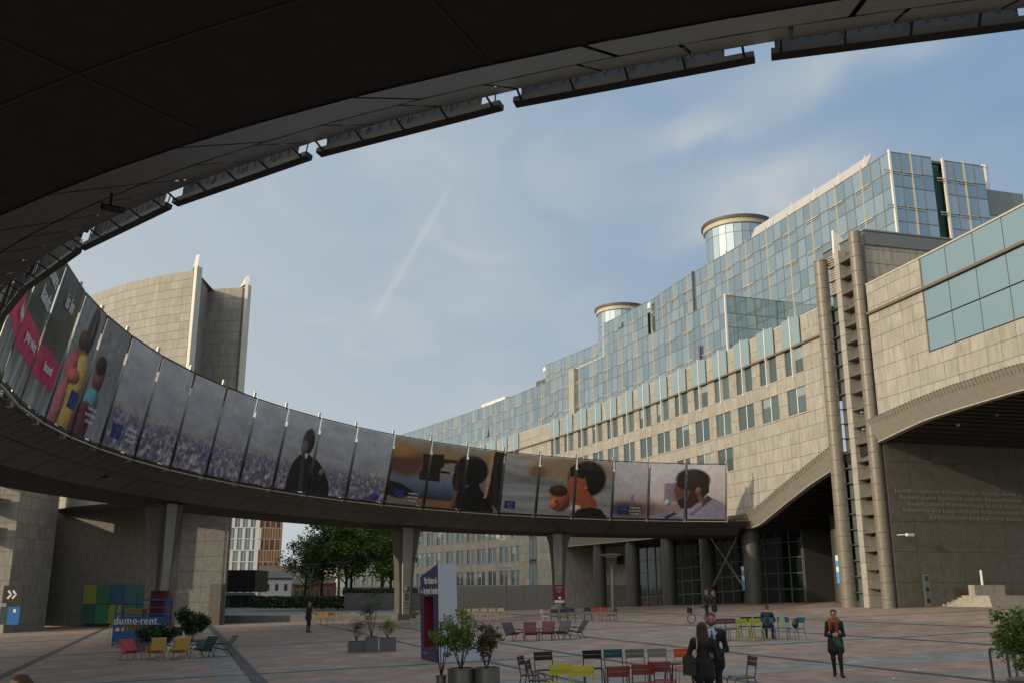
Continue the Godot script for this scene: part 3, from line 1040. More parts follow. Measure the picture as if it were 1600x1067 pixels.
func letter(_k: String, j: int, t: String, size: float, x: float, y: float) -> void:
	var o: Node3D = banner_of[j]
	piece(o, "lettering", text_mesh(t, size, 0.01, size > 0.3), M["white"], Transform3D(Basis(), Vector3(x, BAN_H * 0.5 + y, 0.10)))
# ------------------------------------------------------------------ the long curved building
const FLOOR := 3.48
const WIN_TOP := [5.1, 8.62, 12.1, 15.6, 19.08, 22.5]
const BAY := 4.165

func arch_l(s: float, upper: bool) -> float:
	# edge of the left-hand entrance arch
	var pts := [[-6.0, 13.9, 12.3], [-1.5, 13.4, 11.85], [2.9, 12.05, 10.74], [6.9, 10.75, 9.47], [11.2, 9.25, 7.95], [12.6, 9.0, 7.82], [60.0, 9.1, 7.82]]
	return lerp_table(pts, s, 1 if upper else 2)

func arch_r(s: float, upper: bool) -> float:
	var pts := [[-44.0, 11.5, 10.2], [-38.0, 12.9, 11.6], [-32.0, 14.2, 12.9], [-26.0, 15.0, 13.65], [-20.7, 15.28, 13.9], [-15.0, 15.2, 13.78], [-11.7, 15.0, 13.62], [-9.6, 14.8, 13.36], [-6.0, 14.45, 12.85]]
	return lerp_table(pts, s, 1 if upper else 2)

func lerp_table(pts: Array, s: float, c: int) -> float:
	for k in pts.size() - 1:
		if s <= pts[k + 1][0]:
			var t: float = (s - pts[k][0]) / (pts[k + 1][0] - pts[k][0])
			return lerpf(pts[k][c], pts[k + 1][c], t)
	return pts[-1][c]

func bays() -> Array:
	# [centre, lowest floor with windows]
	var out := []
	for k in range(1, 15):
		out.append([BAY * k, 4 if k <= 3 else (3 if k <= 5 else 2)])
	for k in 21:
		out.append([71.8 + 4.1 * k, 0])
	return out

func make_stone_building() -> void:
	var b := thing("stone_office_building", "long curved office building of beige stone panels with paired windows", "building", fp(40, 0, 0.6))
	var W := bays()
	# wall behind the joints, in short straight lengths that follow the curve
	var s := -0.8
	while s < 156.0:
		var e := minf(s + 2.6, 156.0)
		var low := 0.0
		if s < 56.0:
			low = minf(arch_l(s, true), arch_l(e, true)) + 0.02
		part(b, "wall", unit_box, M["joint"], fr(s, e, low - 0.6 if s >= 56 else low, 24.9, 0.19, 0.5))
		s = e
	# plinth where the building stands on the ground
	s = 56.0
	while s < 156.0:
		part(b, "plinth", unit_box, M["plinth"], fr(s + 0.02, s + 4.1, -3.0, 2.97, -0.22, 0.04))
		s += 4.12
	# stone panels
	var cells := []
	var edges := stone_edges(-0.8, 156.0, W)
	for k in edges.size() - 1:
		var s0: float = edges[k]
		var s1: float = edges[k + 1]
		var mid := (s0 + s1) * 0.5
		var low2 := 2.99
		if s0 < 56.0:
			low2 = minf(arch_l(s0, true), arch_l(s1, true)) + 0.02
		var row := 0
		while true:
			var y0 := 22.5 - FLOOR * 6 + row * FLOOR / 3.0
			var y1 := y0 + FLOOR / 3.0
			row += 1
			if y0 > 24.5:
				break
			if y1 <= low2 + 0.15:
				continue
			y0 = maxf(y0, low2)
			if y1 > 24.2:
				y1 = 24.85
			if in_window(W, mid, (y0 + y1) * 0.5):
				continue
			cells.append([s0, s1, y0, y1])
	lay_stone(b, cells, 0.0)
	# ledge line over the third row from the top
	s = -0.8
	while s < 156.0:
		var e2 := minf(s + 4.165, 156.0)
		part(b, "ledge", unit_box, M["ledge"], fr(s, e2, 22.50, 22.66, -0.24, 0.06))
		s = e2
	s = -0.8
	while s < 156.0:
		var e3 := minf(s + 4.165, 156.0)
		part(b, "coping", unit_box, M["mullion"], fr(s, e3, 24.85, 24.97, -0.06, 0.5))
		part(b, "roof", unit_box, M["plinth"], fr(s, e3, 24.7, 24.84, 0.5, 26.0))
		s = e3
	# windows in pairs with a white fin between them
	for w in W:
		for f in range(int(w[1]), 6):
			window_pair(b, float(w[0]), WIN_TOP[f] - 2.3 if f > 0 else 2.99, WIN_TOP[f], f == 5)
	# slot of tall dark windows beside the blank panels
	for f in 4:
		for q in 2:
			var c := 65.2 + q * 1.25
			var fo := part(b, "tall_window", unit_box, M["mullion_dark"], fr(c - 0.6, c + 0.6, 3.0 + f * FLOOR, 5.9 + f * FLOOR, -0.03, 0.1))
			part(fo, "pane", unit_box, M["glass_window"], fr(c - 0.54, c + 0.54, 3.06 + f * FLOOR, 5.84 + f * FLOOR, -0.05, -0.03))
	# canopy band along the foot of the facade and the left arch: ribbed metal
	canopy_band(b, -1.3, 56.4, true)
	# soffit over the recessed entrance
	s = 12.6
	while s < 56.0:
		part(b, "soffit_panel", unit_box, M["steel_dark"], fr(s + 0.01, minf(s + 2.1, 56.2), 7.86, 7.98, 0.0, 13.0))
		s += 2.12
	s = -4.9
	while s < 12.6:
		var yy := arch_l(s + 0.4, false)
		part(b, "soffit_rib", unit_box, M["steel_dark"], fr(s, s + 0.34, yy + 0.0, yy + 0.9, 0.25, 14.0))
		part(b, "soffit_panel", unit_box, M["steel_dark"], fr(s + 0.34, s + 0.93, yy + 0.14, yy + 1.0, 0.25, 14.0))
		s += 0.93
	# end wall of the recess
	part(b, "recess_wall", unit_box, M["stone_b"], fr(55.9, 56.3, -2.0, 7.9, 0.0, 13.0))
	part(b, "recess_wall", unit_box, M["stone_b"], fr(47.6, 56.0, 3.0, 7.85, 5.6, 5.9))
	part(b, "recess_plinth", unit_box, M["plinth"], fr(47.6, 56.0, -2.0, 2.99, 5.5, 5.9))
	part(b, "vent", unit_box, M["black"], fr(50.3, 51.9, 5.6, 6.9, 5.5, 5.62))
	# round columns
	var cm := MB.new()
	cm.lathe([Vector2(0.86, 0.0), Vector2(0.86, 0.25), Vector2(0.78, 0.3), Vector2(0.78, 7.35), Vector2(0.70, 7.42), Vector2(0.70, 8.2)], 28)
	var column := cm.done()
	for c in [[14.2, 0.7], [22.4, 0.7], [30.5, 0.7], [39.0, 0.7], [47.5, 0.7], [8.6, 6.2], [2.4, 6.6]]:
		var p := fp(c[0], c[1])
		var g := ground_y(p.x, p.z)
		part(b, "column", column, M["column"], Transform3D(Basis.from_scale(Vector3(1, (8.0 if c[0] > 9 else 9.6) / 8.2 * 1.0, 1)), Vector3(p.x, minf(g, 1.1) - 0.12, p.z)))
	# cross bracing between two columns
	for q in [[[20.9, 7.6], [15.0, 2.6]], [[15.3, 7.7], [20.6, 2.8]]]:
		var tb := MB.new()
		tb.tube([fp(q[0][0], 0.2, q[0][1]), fp(q[1][0], 0.2, q[1][1])], 0.10, 8)
		part(b, "brace", tb.done(), M["frame_grey"])
	# glazed wall behind the columns
	glazing(b, 13.2, 47.6, 5.4, 7.9)
	glazing(b, -5.4, 13.2, 11.5, 13.0)
	part(b, "return_wall", unit_box, M["column"], fr(13.0, 13.25, -0.5, 8.0, 5.4, 11.6))
	part(b, "end_wall", unit_box, M["stone_b"], fr(155.6, 156.0, -4.0, 24.9, 0.1, 24.0))
	# no lamp or glow is built behind this glass
	# banners hung on the columns
	for q in [[14.55, -0.16, 2.4], [-0.62, -0.62, 2.9]]:
		var pp := fp(q[0], q[1], 0)
		var o := thing("column_sign", "narrow blue and white sign strapped to %s" % ("a round entrance column" if q[0] > 5 else "the tall round pipe"), "sign", Vector3(pp.x, q[2], pp.z), "blue column signs", "", fbasis(q[0]))
		for k in 5:
			var sm := MB.new()
			sm.box(bt(Vector3(0, 0.22 + k * 0.42, 0), Vector3(0.42, 0.40, 0.05)))
			piece(o, "plate", sm.done(), mat("sign_%d_%d" % [k, int(q[0])], lin(0.10, 0.30, 0.62) if k != 4 and k != 2 else lin(0.6, 0.68, 0.75), 0.5))

func stone_edges(s0: float, s1: float, W: Array) -> Array:
	var out := [s0]
	var s := s0
	var marks := []
	for w in W:
		marks.append_array([float(w[0]) - 1.38, float(w[0]), float(w[0]) + 1.38])
	marks.append_array([56.0, 62.0, 63.4, 64.55, 67.1, 68.5, 69.5, s1])
	marks.sort()
	for m: float in marks:
		if m <= s + 0.2:
			continue
		var n := maxi(1, roundi((m - s) / 1.39))
		for k in n:
			out.append(s + (m - s) * (k + 1) / n)
		s = m
	return out

func in_window(W: Array, s: float, y: float) -> bool:
	if s > 64.55 and s < 67.1 and y < 16.6 and y > 3.0:
		return true
	for w in W:
		if absf(s - w[0]) < 1.38:
			for f in range(int(w[1]), 6):
				if y < WIN_TOP[f] and y > WIN_TOP[f] - (2.32 if f > 0 else 2.1):
					return true
			if y > 22.6:
				return true
	return false

# stone panels proud of the joint by a few centimetres: the nearest three hundred singly, the rest as one part
func lay_stone(b: Node3D, cells: Array, off: float) -> void:
	var rest := [MB.new(), MB.new(), MB.new()]
	var mats := [M["stone"], M["stone_b"], M["stone_c"]]
	cells.sort_custom(func(p, q): return p[0] < q[0])
	var n := 0
	for c in cells:
		var k := rng.randi() % 3
		var j := rng.randf_range(-0.006, 0.006)
		var t := fr(c[0] + 0.014, c[1] - 0.014, c[2] + 0.014, c[3] - 0.014, off - 0.05 + j, off + 0.17)
		if n < 300:
			part(b, "stone_panel", unit_box, mats[k], t)
		else:
			(rest[k] as MB).box(world_of(b).affine_inverse() * t)
		n += 1
	for k in 3:
		if (rest[k] as MB).v.size() > 0:
			var o := piece(b, "stone_panels", (rest[k] as MB).done(), mats[k])
			o.set_meta("kind", "stuff")

func window_pair(b: Node3D, s: float, y0: float, y1: float, top: bool) -> void:
	var f := part(b, "window", unit_box, M["mullion_dark"], fr(s - 1.36, s + 1.36, y0, y1, 0.10, 0.16))
	var r := rng.randf()
	for q in [-1, 1]:
		var a := s + (0.06 if q > 0 else -1.30)
		var z := s + (1.30 if q > 0 else -0.06)
		part(f, "pane", unit_box, M["glass_window"] if r < 0.6 else M["glass_window_b"], fr(a, z, y0 + 0.06, y1 - 0.06, 0.06, 0.10))
		if rng.randf() < 0.12:
			part(f, "blind", unit_box, M["blind"], fr(a + 0.03, z - 0.03, lerpf(y0, y1, rng.randf_range(0.35, 0.8)), y1 - 0.08, 0.045, 0.06))
	part(f, "sill", unit_box, M["mullion"], fr(s - 1.4, s + 1.4, y0 - 0.05, y0 + 0.03, -0.08, 0.1))
	part(f, "fin", unit_box, M["white_metal"], fr(s - 0.05, s + 0.05, y0 - 0.25, y1 + (2.8 if top else 0.1), -0.27 if top else 0.02, 0.10))
	if top:
		for q in [-1, 1]:
			var a2 := s + (0.07 if q > 0 else -1.36)
			var z2 := s + (1.36 if q > 0 else -0.07)
			part(f, "glass_screen", unit_box, M["glass_pale"], fr(a2, z2, 22.68, 25.12, -0.20, -0.13))
		part(f, "screen_back", unit_box, M["mullion_dark"], fr(s - 1.34, s + 1.34, 22.7, 25.0, -0.12, 0.1))

func canopy_band(b: Node3D, s0: float, s1: float, left: bool) -> void:
	var s := s0
	while s < s1:
		var e := minf(s + (1.0 if (left and s < 13.0) or not left else 2.1), s1)
		var u0 := arch_l(s, true) if left else arch_r(s, true)
		var u1 := arch_l(e, true) if left else arch_r(e, true)
		var l0 := arch_l(s, false) if left else arch_r(s, false)
		var l1 := arch_l(e, false) if left else arch_r(e, false)
		var mb := MB.new()
		# sloping face that leans outwards towards the top, then a thin pale lip along its lower edge
		var o_top := -0.75
		var o_low := -0.15
		mb.quad(fp(e, o_low, l1), fp(s, o_low, l0), fp(s, o_top, u0), fp(e, o_top, u1))
		mb.quad(fp(s, o_top, u0), fp(s, 0.1, u0 + 0.02), fp(e, 0.1, u1 + 0.02), fp(e, o_top, u1))
		mb.quad(fp(e, 0.3, l1), fp(s, 0.3, l0), fp(s, o_low, l0), fp(e, o_low, l1))
		part(b, "canopy_panel", mb.done(), M["canopy"])
		mb = MB.new()
		mb.box(bar(fp(s, o_low + 0.02, l0 + 0.04), fp(e, o_low + 0.02, l1 + 0.04), 0.16, 0.07))
		part(b, "canopy_lip", mb.done(), M["stone_c"])
		if s < 14.0:
			mb = MB.new()
			var n := 3
			for k in n:
				var t := (k + 0.5) / n
				var ss := lerpf(s, e, t)
				mb.box(bar(fp(ss, o_top - 0.07, lerpf(u0, u1, t) + 0.08), fp(ss, o_top + 0.08, lerpf(u0, u1, t) - 0.30), 0.06, 0.07))
				mb.box(bar(fp(ss, o_top - 0.07, lerpf(u0, u1, t) + 0.05), fp(ss, 0.0, lerpf(u0, u1, t) + 0.10), 0.06, 0.10))
			part(b, "canopy_ribs", mb.done(), M["canopy"], Transform3D.IDENTITY)
		s = e

func glazing(b: Node3D, s0: float, s1: float, off: float, top: float) -> void:
	var s := s0
	while s < s1 - 0.2:
		var e := minf(s + 2.05, s1)
		var p := fp((s + e) * 0.5, off)
		var y := minf(ground_y(p.x, p.z), 1.2)
		var fo := part(b, "glazed_bay", unit_box, M["frame_grey"], fr(s, s + 0.08, y - 0.3, top, off - 0.08, off + 0.08))
		var rows := [y - 0.3, y + 1.3, y + 2.75, y + 4.2, y + 5.6, top]
		for k in rows.size() - 1:
			if rows[k + 1] <= rows[k]:
				continue
			part(fo, "pane", unit_box, M["glass_dark"], fr(s + 0.08, e, rows[k], rows[k + 1], off, off + 0.03))
			part(fo, "transom", unit_box, M["frame_grey"], fr(s + 0.08, e, rows[k + 1] - 0.035, rows[k + 1] + 0.035, off - 0.05, off - 0.002))
		s = e
	# lit hall behind is closed by a dark back wall
	part(b, "hall_floor", unit_box, M["plinth"], fr(s0, s1, -0.9, -0.7, off + 0.1, off + 6.0))

# ------------------------------------------------------------------ glass volumes above
# a wall of panes between two plan points; every bay has a cream mullion with short cream bars
func glass_wall(o: Node3D, pts: Array, y0: float, y1: float, budget: Array, cream := true, panes_per := 3) -> void:
	var rest := MB.new()
	var lines := MB.new()
	var creams := MB.new()
	var inv := world_of(o).affine_inverse()
	var bays_ := pts.size() - 1
	var floors := ceili((y1 - y0) / FLOOR)
	for kk in bays_:
		var k := bays_ - 1 - kk
		var a: Vector3 = pts[k]
		var c: Vector3 = pts[k + 1]
		var x := (c - a).normalized()
		var out := x.cross(UP)
		# walls run so that their outside lies on the side of "out"
		var wide := a.distance_to(c) / panes_per
		for f in floors:
			var top := y1 - f * FLOOR
			for half in 2:
				var ya := top - 1.95 if half == 0 else top - FLOOR
				var yb := top if half == 0 else top - 1.95
				if yb <= y0 + 0.2:
					continue
				ya = maxf(ya, y0)
				for j in panes_per:
					var centre := a + x * (wide * (j + 0.5)) + UP * (ya + yb) * 0.5
					var tilt := Basis(UP, rng.randf_range(-0.010, 0.010)) * Basis(x, rng.randf_range(-0.012, 0.012))
					var open := half == 0 and rng.randf() < 0.02
					if open:
						tilt = Basis(x, -0.12)
						centre += out * 0.12
					var bs := tilt * Basis(x * (wide - 0.05), UP * (yb - ya - 0.05), -out * 0.04)
					var t := Transform3D(bs, centre)
					if budget[0] > 0:
						budget[0] -= 1
						var r := rng.randf()
						part(o, "pane", unit_box, M["glass"] if r < 0.5 else (M["glass_b"] if r < 0.8 else M["glass_c"]), t)
					else:
						rest.box(inv * t)
				lines.box(inv * bar(a + UP * yb, c + UP * yb, 0.10, 0.075))
			if cream:
				creams.box(inv * bar(a - x * wide * 0.8 + UP * (top - 1.95) + out * 0.08, a + x * wide * 0.8 + UP * (top - 1.95) + out * 0.06, 0.09, 0.09))
				creams.box(inv * bar(a - x * wide * 0.8 + UP * (top - 2.2) + out * 0.08, a + x * wide * 0.8 + UP * (top - 2.2) + out * 0.06, 0.07, 0.04))
		for j in panes_per:
			lines.box(inv * bar(a + x * wide * j + UP * y0, a + x * wide * j + UP * y1, 0.08, 0.08))
		if cream:
			creams.box(inv * bar(a + UP * y0 + out * 0.06, a + UP * (y1 + 0.30) + out * 0.04, 0.12, 0.14))
	piece(o, "glazing_bars", lines.done(), M["glazing_bar"])
	if cream:
		piece(o, "mullions", creams.done(), M["mullion"])
	if rest.v.size() > 0:
		var q := piece(o, "panes", rest.done(), M["glass"])
		q.set_meta("kind", "stuff")

func facade_pts(s0: float, s1: float, off: float, step := BAY) -> Array:
	var out := []
	var n := maxi(1, roundi(absf(s1 - s0) / step))
	for k in n + 1:
		out.append(fp(lerpf(s0, s1, float(k) / n), off))
	return out

func make_glass_blocks() -> void:
	# lower block behind the stone parapet
	var b := thing("glass_block", "lower pale blue glass storeys set back above the stone facade", "building", fp(60, 8, 24.9))
	var budget := [300]
	glass_wall(b, facade_pts(150.0, 22.5, 4.5), 24.9, 33.1, [0 + 300], true)
	glass_wall(b, [fp(22.5, 4.5), fp(22.5, 8.2), fp(22.5, 12.0)], 24.9, 33.1, [30], false, 3)
	part(b, "corner_post", unit_box, M["white_metal"], fr(22.42, 22.6, 24.9, 33.25, 4.36, 4.55))
	var s := 22.6
	while s < 150.0:
		var e := minf(s + 6.0, 150.0)
		part(b, "roof", unit_box, M["plinth"], fr(s, e, 32.85, 33.05, 4.6, 24.0))
		part(b, "core", unit_box, M["mullion_dark"], fr(s, e, 24.9, 32.8, 4.75, 5.0))
		s = e
	part(b, "stone_strip", unit_box, M["stone"], fr(60.6, 62.2, 25.0, 33.3, 4.1, 4.6))
	part(b, "roof_screen", unit_box, M["white_metal"], fr(55.0, 66.0, 33.05, 34.0, 6.0, 6.3))
	part(b, "roof_screen", unit_box, M["white_metal"], fr(88.0, 97.0, 33.05, 34.3, 6.0, 9.0))
	# a small striped flag hung at a window
	var fl := thing("window_flag", "small green red and blue flag hung outside the glass storeys", "flag", fp(28.3, 4.25, 28.1), "", "", fbasis(28.3))
	var cols := [lin(0.02, 0.28, 0.12), lin(0.5, 0.06, 0.05), lin(0.03, 0.12, 0.5)]
	for k in 3:
		var fm := MB.new()
		fm.box(bt(Vector3(0.22 - 0.24 * k, 0.0, -0.02 - 0.012 * k), Vector3(0.24, 1.7, 0.02)))
		piece(fl, "stripe", fm.done(), mat("flag_%d" % k, cols[k], 0.8))
	# tall block
	var t := thing("glass_tower", "tall mirror glass office block stepping up behind the stone building", "building", fp(22, 16, 24.9))
	glass_wall(t, facade_pts(37.5, 4.25, 12.0), 24.9, 42.5, [300], true)
	var R := fbasis(4.25)
	var c0 := fp(4.25, 12.0)
	var rad: Vector3 = R.z
	var side_pts := [c0, c0 + rad * 2.3, c0 + rad * 4.7]
	glass_wall(t, side_pts, 24.9, 42.5, [60], true, 2)
	var in_ := R.x * 0.9
	part(t, "recess_glass", unit_box, M["glass_green"], Transform3D(R * Basis.from_scale(Vector3(0.1, 17.3, 1.3)), c0 + rad * 5.3 + in_ * 0.7 + UP * 33.5))
	var pr := R.x * -0.15
	glass_wall(t, [c0 + rad * 5.9 + pr, c0 + rad * 8.2 + pr, c0 + rad * 10.6 + pr], 24.9, 42.3, [60], true, 2)
	glass_wall(t, [c0 + rad * 10.6, c0 + rad * 13.2, c0 + rad * 16.0], 24.9, 37.3, [0], true, 2)
	part(t, "corner_post", unit_box, M["white_metal"], Transform3D(R * Basis.from_scale(Vector3(0.2, 17.8, 0.2)), c0 + UP * 33.8 - R.x * 0.05 - rad * 0.05))
	part(t, "corner_post", unit_box, M["white_metal"], Transform3D(R * Basis.from_scale(Vector3(0.2, 17.6, 0.2)), c0 + rad * 5.85 + pr + UP * 33.7))
	part(t, "core", unit_box, M["mullion_dark"], Transform3D(R * Basis.from_scale(Vector3(4.0, 17.3, 10.0)), c0 + R.x * 3.2 + rad * 5.5 + UP * 33.5))
	part(t, "sloped_roof", unit_box, M["frame_grey"], Transform3D(R * Basis(Vector3.UP, 0.0) * Basis.from_scale(Vector3(4.0, 3.2, 5.0)), c0 + R.x * 2.6 + rad * 13.2 + UP * 38.7))
	var ch := MB.new()
	ch.lathe([Vector2(0.42, 0.0), Vector2(0.42, 3.4), Vector2(0.46, 3.4), Vector2(0.46, 3.7), Vector2(0.0, 3.7)], 16)
	part(t, "chimney", ch.done(), M["white_metal"], Transform3D(Basis(), c0 + R.x * 2.0 + rad * 12.6 + UP * 39.8))
	s = 4.6
	while s < 37.5:
		var e4 := minf(s + 4.165, 37.5)
		part(t, "roof", unit_box, M["plinth"], fr(s, e4, 42.2, 42.45, 12.1, 22.0))
		part(t, "core", unit_box, M["mullion_dark"], fr(s, e4, 24.9, 42.1, 12.25, 12.6))
		if s > 5.0 and s < 26.0:
			part(t, "roof_screen", unit_box, M["screen_white"], Transform3D(fbasis((s + e4) * 0.5) * Basis(Vector3.RIGHT, 0.45) * Basis.from_scale(Vector3(4.3, 2.6, 0.1)), fp((s + e4) * 0.5, 13.2, 43.5)))
			var mm := MB.new()
			mm.tube([fp(s, 12.4, 42.4), fp(s, 12.9, 44.4)], 0.04, 5)
			part(t, "rail_post", mm.done(), M["white_metal"])
		s = e4
	drum(t, fp(37.0, 16.4), 4.2, 47.0)
	glass_wall(t, [fp(54.5, 13.6), fp(50.7, 13.1), fp(47.0, 12.7), fp(43.2, 12.5), fp(38.4, 12.4)], 24.9, 42.7, [90], true)
	part(t, "slot_post", unit_box, M["mullion_dark"], fr(41.6, 41.8, 24.9, 42.9, 12.2, 12.5))
	# farther wing with its own drum
	var u := thing("glass_wing", "farther mirror glass wing with a round stair drum on its roofline", "building", fp(66, 20, 24.9))
	glass_wall(u, facade_pts(67.0, 54.5, 13.0), 24.9, 42.5, [120], true)
	drum(u, fp(68.4, 17.0), 3.75, 44.7)
	glass_wall(u, facade_pts(98.0, 70.0, 20.0), 24.9, 43.3, [100], true)
	part(u, "slot_post", unit_box, M["mullion_dark"], fr(72.4, 72.6, 24.9, 43.4, 18.9, 19.3))
	s = 54.5
	while s < 98.0:
		part(u, "core", unit_box, M["mullion_dark"], fr(s, s + 4.3, 24.9, 41.0, 20.4 if s > 66 else 13.4, 22.4))
		part(u, "roof_screen", unit_box, M["white_metal"], fr(s, s + 4.3, 42.3 if s < 66 else 43.2, 43.1 if s < 66 else 43.9, 22.0 if s > 66 else 14.6, 22.2 if s > 66 else 14.8))
		s += 4.35

func drum(o: Node3D, c: Vector3, r: float, top: float) -> void:
	var n := 26
	for k in n:
		var a0 := TAU * k / n
		var a1 := TAU * (k + 1) / n
		var p := c + Vector3(cos(a0), 0, sin(a0)) * r
		var q := c + Vector3(cos(a1), 0, sin(a1)) * r
		var x := (q - p).normalized()
		var out := x.cross(UP)
		if out.dot(p - c) < 0.0:
			out = -out
		var y := 24.9
		while y < top - 0.2:
			var e := minf(y + FLOOR, top)
			var bs := Basis(UP, rng.randf_range(-0.02, 0.02)) * Basis(x * (p.distance_to(q) - 0.05), UP * (e - y - 0.05), x.cross(UP) * 0.04)
			if e > 34.0:
				part(o, "drum_pane", unit_box, M["glass_b"], Transform3D(bs, (p + q) * 0.5 + UP * (y + e) * 0.5))
			y = e
	var mb := MB.new()
	mb.lathe([Vector2(r - 0.06, 24.9), Vector2(r - 0.06, top)], 40, c)
	part(o, "drum_core", mb.done(), M["mullion_dark"])
	mb = MB.new()
	mb.lathe([Vector2(r + 0.02, top - 0.1), Vector2(r + 0.22, top), Vector2(r + 0.22, top + 0.55), Vector2(r + 0.45, top + 0.62)], 48, c)
	part(o, "drum_rim", mb.done(), M["mullion"])
	mb = MB.new()
	mb.lathe([Vector2(r + 0.47, top + 0.62), Vector2(r + 0.47, top + 0.95), Vector2(r - 0.6, top + 1.1), Vector2(0, top + 1.1)], 48, c)
	part(o, "drum_roof", mb.done(), M["copper_top"])

# ------------------------------------------------------------------ the stair tower between the two round pipes
func make_stair_tower() -> void:
	var b := thing("stair_tower", "tall stair tower with two round stone pipes and a glass slit", "tower", fp(-3.4, 1, 1.0))
	for q in [[-1.15, -0.25, 0.55, 28.6, "pipe"], [-5.85, -0.20, 0.46, 29.4, "pipe"]]:
		var p := fp(q[0], q[1])
		var y := 0.6
		while y < q[3] - 0.1:
			var e := minf(y + 1.16, q[3])
			var mb := MB.new()
			mb.lathe([Vector2(q[2] - 0.03, y), Vector2(q[2], y + 0.03), Vector2(q[2], e - 0.03), Vector2(q[2] - 0.03, e)], 24, p)
			part(b, "pipe_drum", mb.done(), M["pipe"])
			y = e
		var cb := MB.new()
		cb.lathe([Vector2(q[2] - 0.035, 0.6), Vector2(q[2] - 0.035, q[3]), Vector2(0, q[3] + 0.02)], 20, p)
		part(b, "pipe_core", cb.done(), M["joint"])
	# glass slit with floor lines
	var y2 := 1.1
	while y2 < 28.0:
		var louvre := y2 > 24.4
		part(b, "slit_pane", unit_box, M["white_metal"] if louvre else M["glass_b"], fr(-2.75, -1.6, y2 + 0.03, minf(y2 + 1.13, 28.2), 0.35, 0.40))
		part(b, "slit_bar", unit_box, M["mullion_dark"], fr(-2.75, -1.6, y2 - 0.05, y2 + 0.03, 0.1, 0.38))
		if louvre:
			for k in 5:
				part(b, "louvre", unit_box, M["mullion"], fr(-2.7, -1.62, y2 + 0.1 + k * 0.2, y2 + 0.16 + k * 0.2, 0.2, 0.36))
		y2 += 1.16
	# stone pilaster
	y2 = 0.9
	while y2 < 28.2:
		part(b, "pilaster_stone", unit_box, M["stone"] if rng.randf() < 0.5 else M["stone_c"], fr(-3.45, -2.80, y2 + 0.015, y2 + 1.145, -0.12, 0.6))
		y2 += 1.16
	var sp := MB.new()
	var A := fp(-2.8, -0.1, 28.3)
	var B := fp(-2.9, 2.6, 28.3)
	var T := fp(-2.75, 0.0, 30.7)
	var dx := fbasis(-2.8).x * 0.12
	sp.tri3(A + dx, B + dx, T + dx); sp.tri3(B - dx, A - dx, T - dx)
	sp.quad(A - dx, A + dx, T + dx, T - dx); sp.quad(B + dx, B - dx, T - dx, T + dx)
	part(b, "white_blade", sp.done(), M["white_metal"])
	# dark slot with stacked, outward curving panels
	part(b, "slot_back", unit_box, M["plinth"], fr(-5.5, -3.4, 0.6, 28.4, 1.0, 1.5))
	y2 = 1.2
	while y2 < 28.0:
		var mb2 := MB.new()
		var steps := 5
		for k in steps:
			var t0 := float(k) / steps
			var t1 := float(k + 1) / steps
			var o0 := 0.62 - 0.75 * pow(1.0 - t0, 2.2)
			var o1 := 0.62 - 0.75 * pow(1.0 - t1, 2.2)
			mb2.quad(fp(-3.46, o0, y2 + t0 * 1.22), fp(-5.45, o0, y2 + t0 * 1.22), fp(-5.45, o1, y2 + t1 * 1.22), fp(-3.46, o1, y2 + t1 * 1.22))
		mb2.quad(fp(-3.46, 0.95, y2), fp(-5.45, 0.95, y2), fp(-5.45, -0.13, y2), fp(-3.46, -0.13, y2))
		part(b, "slot_panel", mb2.done(), M["dark_stone"])
		y2 += 1.32
	# block behind: flank wall facing the square above the neighbouring roof, in stone panels under a metal parapet
	part(b, "core", unit_box, M["joint"], fr(-5.7, -3.5, 0.0, 24.4, 1.6, 7.0))
	part(b, "upper_core", unit_box, M["joint"], fr(-5.9, -0.9, 24.45, 29.0, 1.6, 15.0))
	var n := fbasis(-6.0)
	for k in 10:
		var y3 := 24.6
		while y3 < 28.4:
			part(b, "stone_panel", unit_box, M["stone_b"], fr(-6.0, -5.9, y3 + 0.02, y3 + 1.14, 0.5 + k * 1.2 + 0.02, 0.5 + k * 1.2 + 1.18))
			y3 += 1.16
	part(b, "parapet", unit_box, M["zinc"], fr(-6.08, -0.6, 28.4, 29.5, 0.5, 15.2))
	part(b, "coping", unit_box, M["frame_grey"], fr(-6.16, -0.5, 29.5, 29.62, 0.4, 15.3))
	part(b, "side_wall", unit_box, M["joint"], fr(-5.95, -5.5, 0.0, 28.4, 0.2, 1.6))

